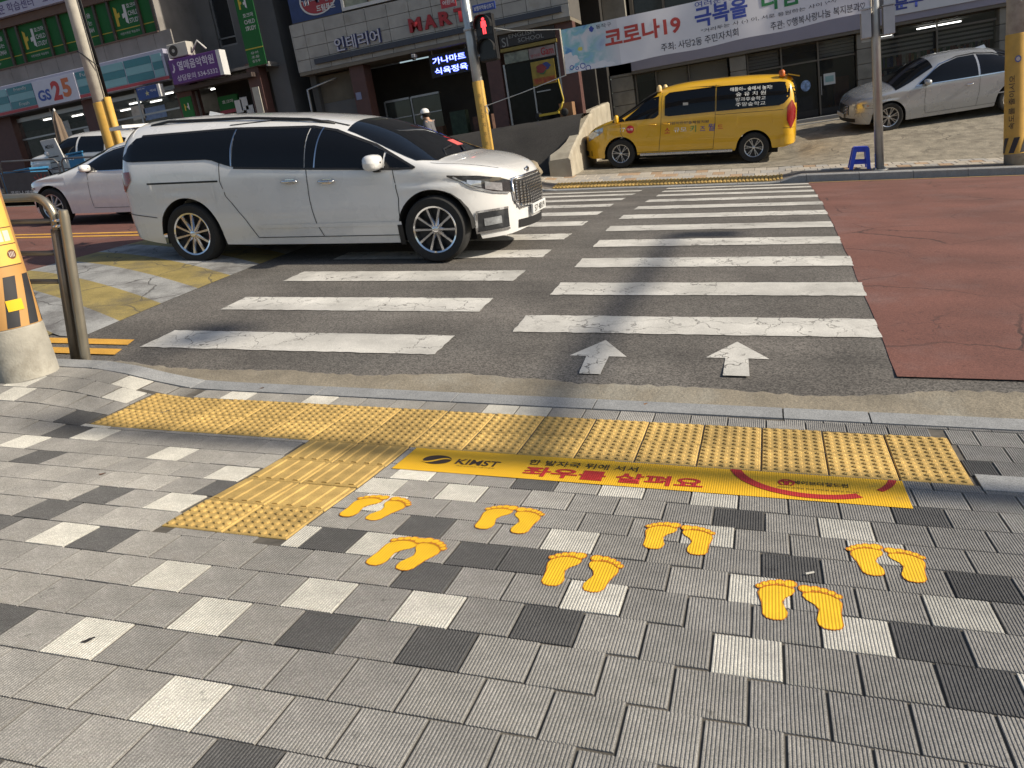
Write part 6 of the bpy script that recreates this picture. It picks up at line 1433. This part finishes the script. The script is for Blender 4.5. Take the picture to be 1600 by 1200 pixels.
# ---------------------------------------------------------------- right building with the bookshop
def bookshop():
    o = Vector((0, 22, 1.1)); V = 22.0
    t = thing('shop_building', 'stone fronted building with a lilac fascia behind the yellow van', 'building', o)
    def bx(name, m, x0, x1, y0, y1, z0, z1, par=None, bev=0.): return MB(o).box(x0, x1, y0, y1, z0, z1, bev).build(name, m, par or t)
    st = mat('stone_pilaster', (.20, .19, .165), .85, var=.14, scale=3, objrnd=.08, stain=((.13, .12, .1), 1.8, .5, .75)); lil = mat('fascia_lilac', (.24, .235, .30), .6, var=.05, scale=2); fr = mat('frame_taupe', (.13, .115, .095), .5, metal=.3, var=.08)
    for a, b in ((-5.15, -4.50), (-1.72, -1.28), (1.63, 2.08), (5.05, 5.7), (8.6, 9.2)):
        pl = bx('pilaster', mat('pilaster_core', (.05, .047, .042), .9, var=.1), a+.02, b-.02, V+.02, V+.6, .6, 5.2)
        z = .75
        while z < 3.15: bx('stone_block', st, a, b, V-.04, V+.5, z, z+.385, pl, .012); z += .395
    bx('stone_block', st, -5.15, -4.5, V-.04, V+.5, 3.2, 5.6)
    bx('fascia', lil, -4.48, 14, V-.18, V+.3, 3.22, 3.62, bev=.01); bx('fascia_trim', fr, -4.48, 14, V-.15, V+.3, 3.14, 3.215)
    b2 = bx('sign_panel', mat('sign_white_cool', (.52, .54, .58), .45, var=.03), 2.3, 9, V-.22, V-.19, 3.40, 4.0); T('문구', mat('letter_blue', (.03, .05, .25), .5, var=0), b2, o, 2.9, V-.225, 3.66, .7, .3, .04)
    bx('wall', wallg, -4.48, 14, V+.3, 30, 3.62, 4.45); bx('wall', wallg, -5.15, 14, V+.25, 30, 5.9, 11)
    for k in range(7):
        w_ = bx('upper_window', mat('window_dark2', (.03, .032, .03), .08, var=.2, spec=.4), -4.3+1.9*k, -2.55+1.9*k, V+.35, V+.38, 4.5, 5.9); bx('window_frame', fr, -4.4+1.9*k, -4.3+1.9*k, V+.2, V+.5, 4.45, 5.9, w_); bx('window_frame', fr, -3.47+1.9*k, -3.41+1.9*k, V+.26, V+.349, 4.5, 5.9, w_); bx('blind', mat('blind_cream', (.2, .19, .16), .8, var=.1), -4.25+1.9*k, -3.5+1.9*k, V+.40, V+.42, 4.9, 5.9, w_)
    bx('step', kerb_m, -1.2, 1.62, V-.75, V-.05, .85, 1.02, bev=.01); bx('step', kerb_m, -1.2, 1.62, V-.4, V-.05, 1.025, 1.14, bev=.01); bx('floor_slab', mat('shop_floor_dark', (.08, .075, .07), .7, var=.1), -5, 14, V+.0, V+4.5, .9, 1.12)
    bx('interior_wall', int_d, -5, 14, V+4.4, V+4.6, 1, 3.4); bx('interior_ceiling', mat('ceil_dim', (.14, .14, .135), .9, var=.05), -5, 14, V+.31, V+4.4, 3.10, 3.139)
    # bay 1: blinds
    for a, b in ((-4.45, -3.85), (-3.85, -2.9), (-2.9, -1.75)):
        g = bx('shop_window', pane, a+.03, b-.03, V+.15, V+.165, 1.2, 3.1); bx('window_frame', fr, a, a+.04, V+.1, V+.22, 1.1, 3.14, g)
    bx('window_shade', mat('shade_cream', (.27, .26, .22), .8, var=.06), -3.82, -2.93, V+.22, V+.24, 2.45, 3.12); bx('window_shade', MATS['shade_cream'], -2.87, -1.80, V+.22, V+.24, 2.45, 3.12); bx('window_sill', fr, -4.45, -1.75, V+.05, V+.25, 1.1, 1.2)
    # bay 2: entrance
    for a, b in ((-1.26, -.35), (-.35, .62), (.62, 1.60)):
        g = bx('door', pane, a+.03, b-.03, V+.15, V+.165, 1.16, 3.1); bx('door_frame', fr, a, a+.045, V+.1, V+.22, 1.14, 3.14, g); bx('door_frame', fr, a+.045, b, V+.1, V+.22, 2.62, 2.66, g); bx('kick_plate', mat('kick_dark', (.02, .02, .02), .5), a+.05, b-.04, V+.14, V+.175, 1.16, 1.34, g)
    bx('notice', wprint, .76, 1.06, V+.12, V+.13, 1.95, 2.25); bx('notice_print', mat('notice_teal', (.25, .4, .4), .6), .80, 1.02, V+.112, V+.119, 2.02, 2.18)
    b = MB(o); c0 = Vector((.28, V+.12, 2.02)); b.add([c0]+[c0+Vector((.13*math.cos(a), 0, .15*math.sin(a))) for a in np.linspace(0, 2*math.pi, 21)[:-1]], [(0, i+1, (i+1) % 20+1) for i in range(20)]); b.build('round_sticker', mat('sticker_sky', (.2, .3, .5), .5, var=.6, scale=14), t)
    for k in range(5): bx('roller_slat', mat('slat_beige', (.22, .21, .18), .6, var=.05), .66, 1.58, V+.24, V+.26, 2.70+.085*k, 2.77+.085*k); bx('roller_slat', MATS['slat_beige'], -1.22, -.4, V+.24, V+.26, 2.70+.085*k, 2.77+.085*k)
    bx('door_handle', alum, -.42, -.40, V+.08, V+.14, 1.8, 2.2); bx('door_handle', alum, .68, .70, V+.08, V+.14, 1.7, 2.2)
    # bay 3: book window
    for a, b in ((2.10, 3.6), (3.6, 5.03), (5.75, 7.2), (7.2, 8.55)):
        g = bx('shop_window', pane, a+.03, b-.03, V+.15, V+.165, 1.5, 3.1); bx('window_frame', fr, a, a+.04, V+.1, V+.22, 1.4, 3.14, g); bx('window_frame', fr, a+.04, b, V+.1, V+.22, 2.86, 2.91, g)
        for k in range(4): bx('roller_slat', MATS['slat_beige'], a+.06, b-.06, V+.24, V+.26, 2.42+.11*k, 2.48+.11*k)
        bx('window_base', st, a, b, V+.02, V+.4, .8, 1.4)
    bx('tube_light', tube_e, 3.3, 4.4, V+1.2, V+1.26, 3.02, 3.05); bx('tube_light', tube_e, 2.5, 2.8, V+2.2, V+2.26, 3.02, 3.05)
    bk = [mat('book_%d' % k, c, .6, var=.3, scale=20) for k, c in enumerate(((.25, .22, .16), (.05, .11, .06), (.18, .05, .04), (.06, .07, .16), (.24, .17, .05), (.3, .3, .28)))]
    rr = random.Random(5)
    for row in range(3):
        u = 2.2
        sh = bx('shelf', mat('shelf_wood', (.1, .07, .045), .7, var=.1), 2.15, 8.5, V+.8, V+1.1, 1.28+.42*row, 1.31+.42*row)
        while u < 5.0:
            w_ = rr.uniform(.04, .10); bx('book', bk[rr.randrange(6)], u, u+w_, V+.82, V+1.05, 1.312+.42*row, 1.312+.42*row+rr.uniform(.22, .34), sh); u += w_+.008
    for (u, w_, h_, c) in ((-.9, .5, .9, (.06, .05, .04)), (.1, .4, .6, (.05, .05, .06)), (1.1, .4, 1.0, (.12, .05, .03)), (-3.2, .8, .9, (.08, .08, .075))): bx('counter', mat('counter_%d' % int(u*10+50), c, .7, var=.2), u, u+w_, V+1.2, V+1.7, 1.13, 1.13+h_)
    # dark recess between the two buildings
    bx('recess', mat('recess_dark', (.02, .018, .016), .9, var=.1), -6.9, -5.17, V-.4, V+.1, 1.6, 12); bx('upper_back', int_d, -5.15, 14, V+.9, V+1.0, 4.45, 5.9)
bookshop()
bpy.data.scenes.remove(SCRATCH)
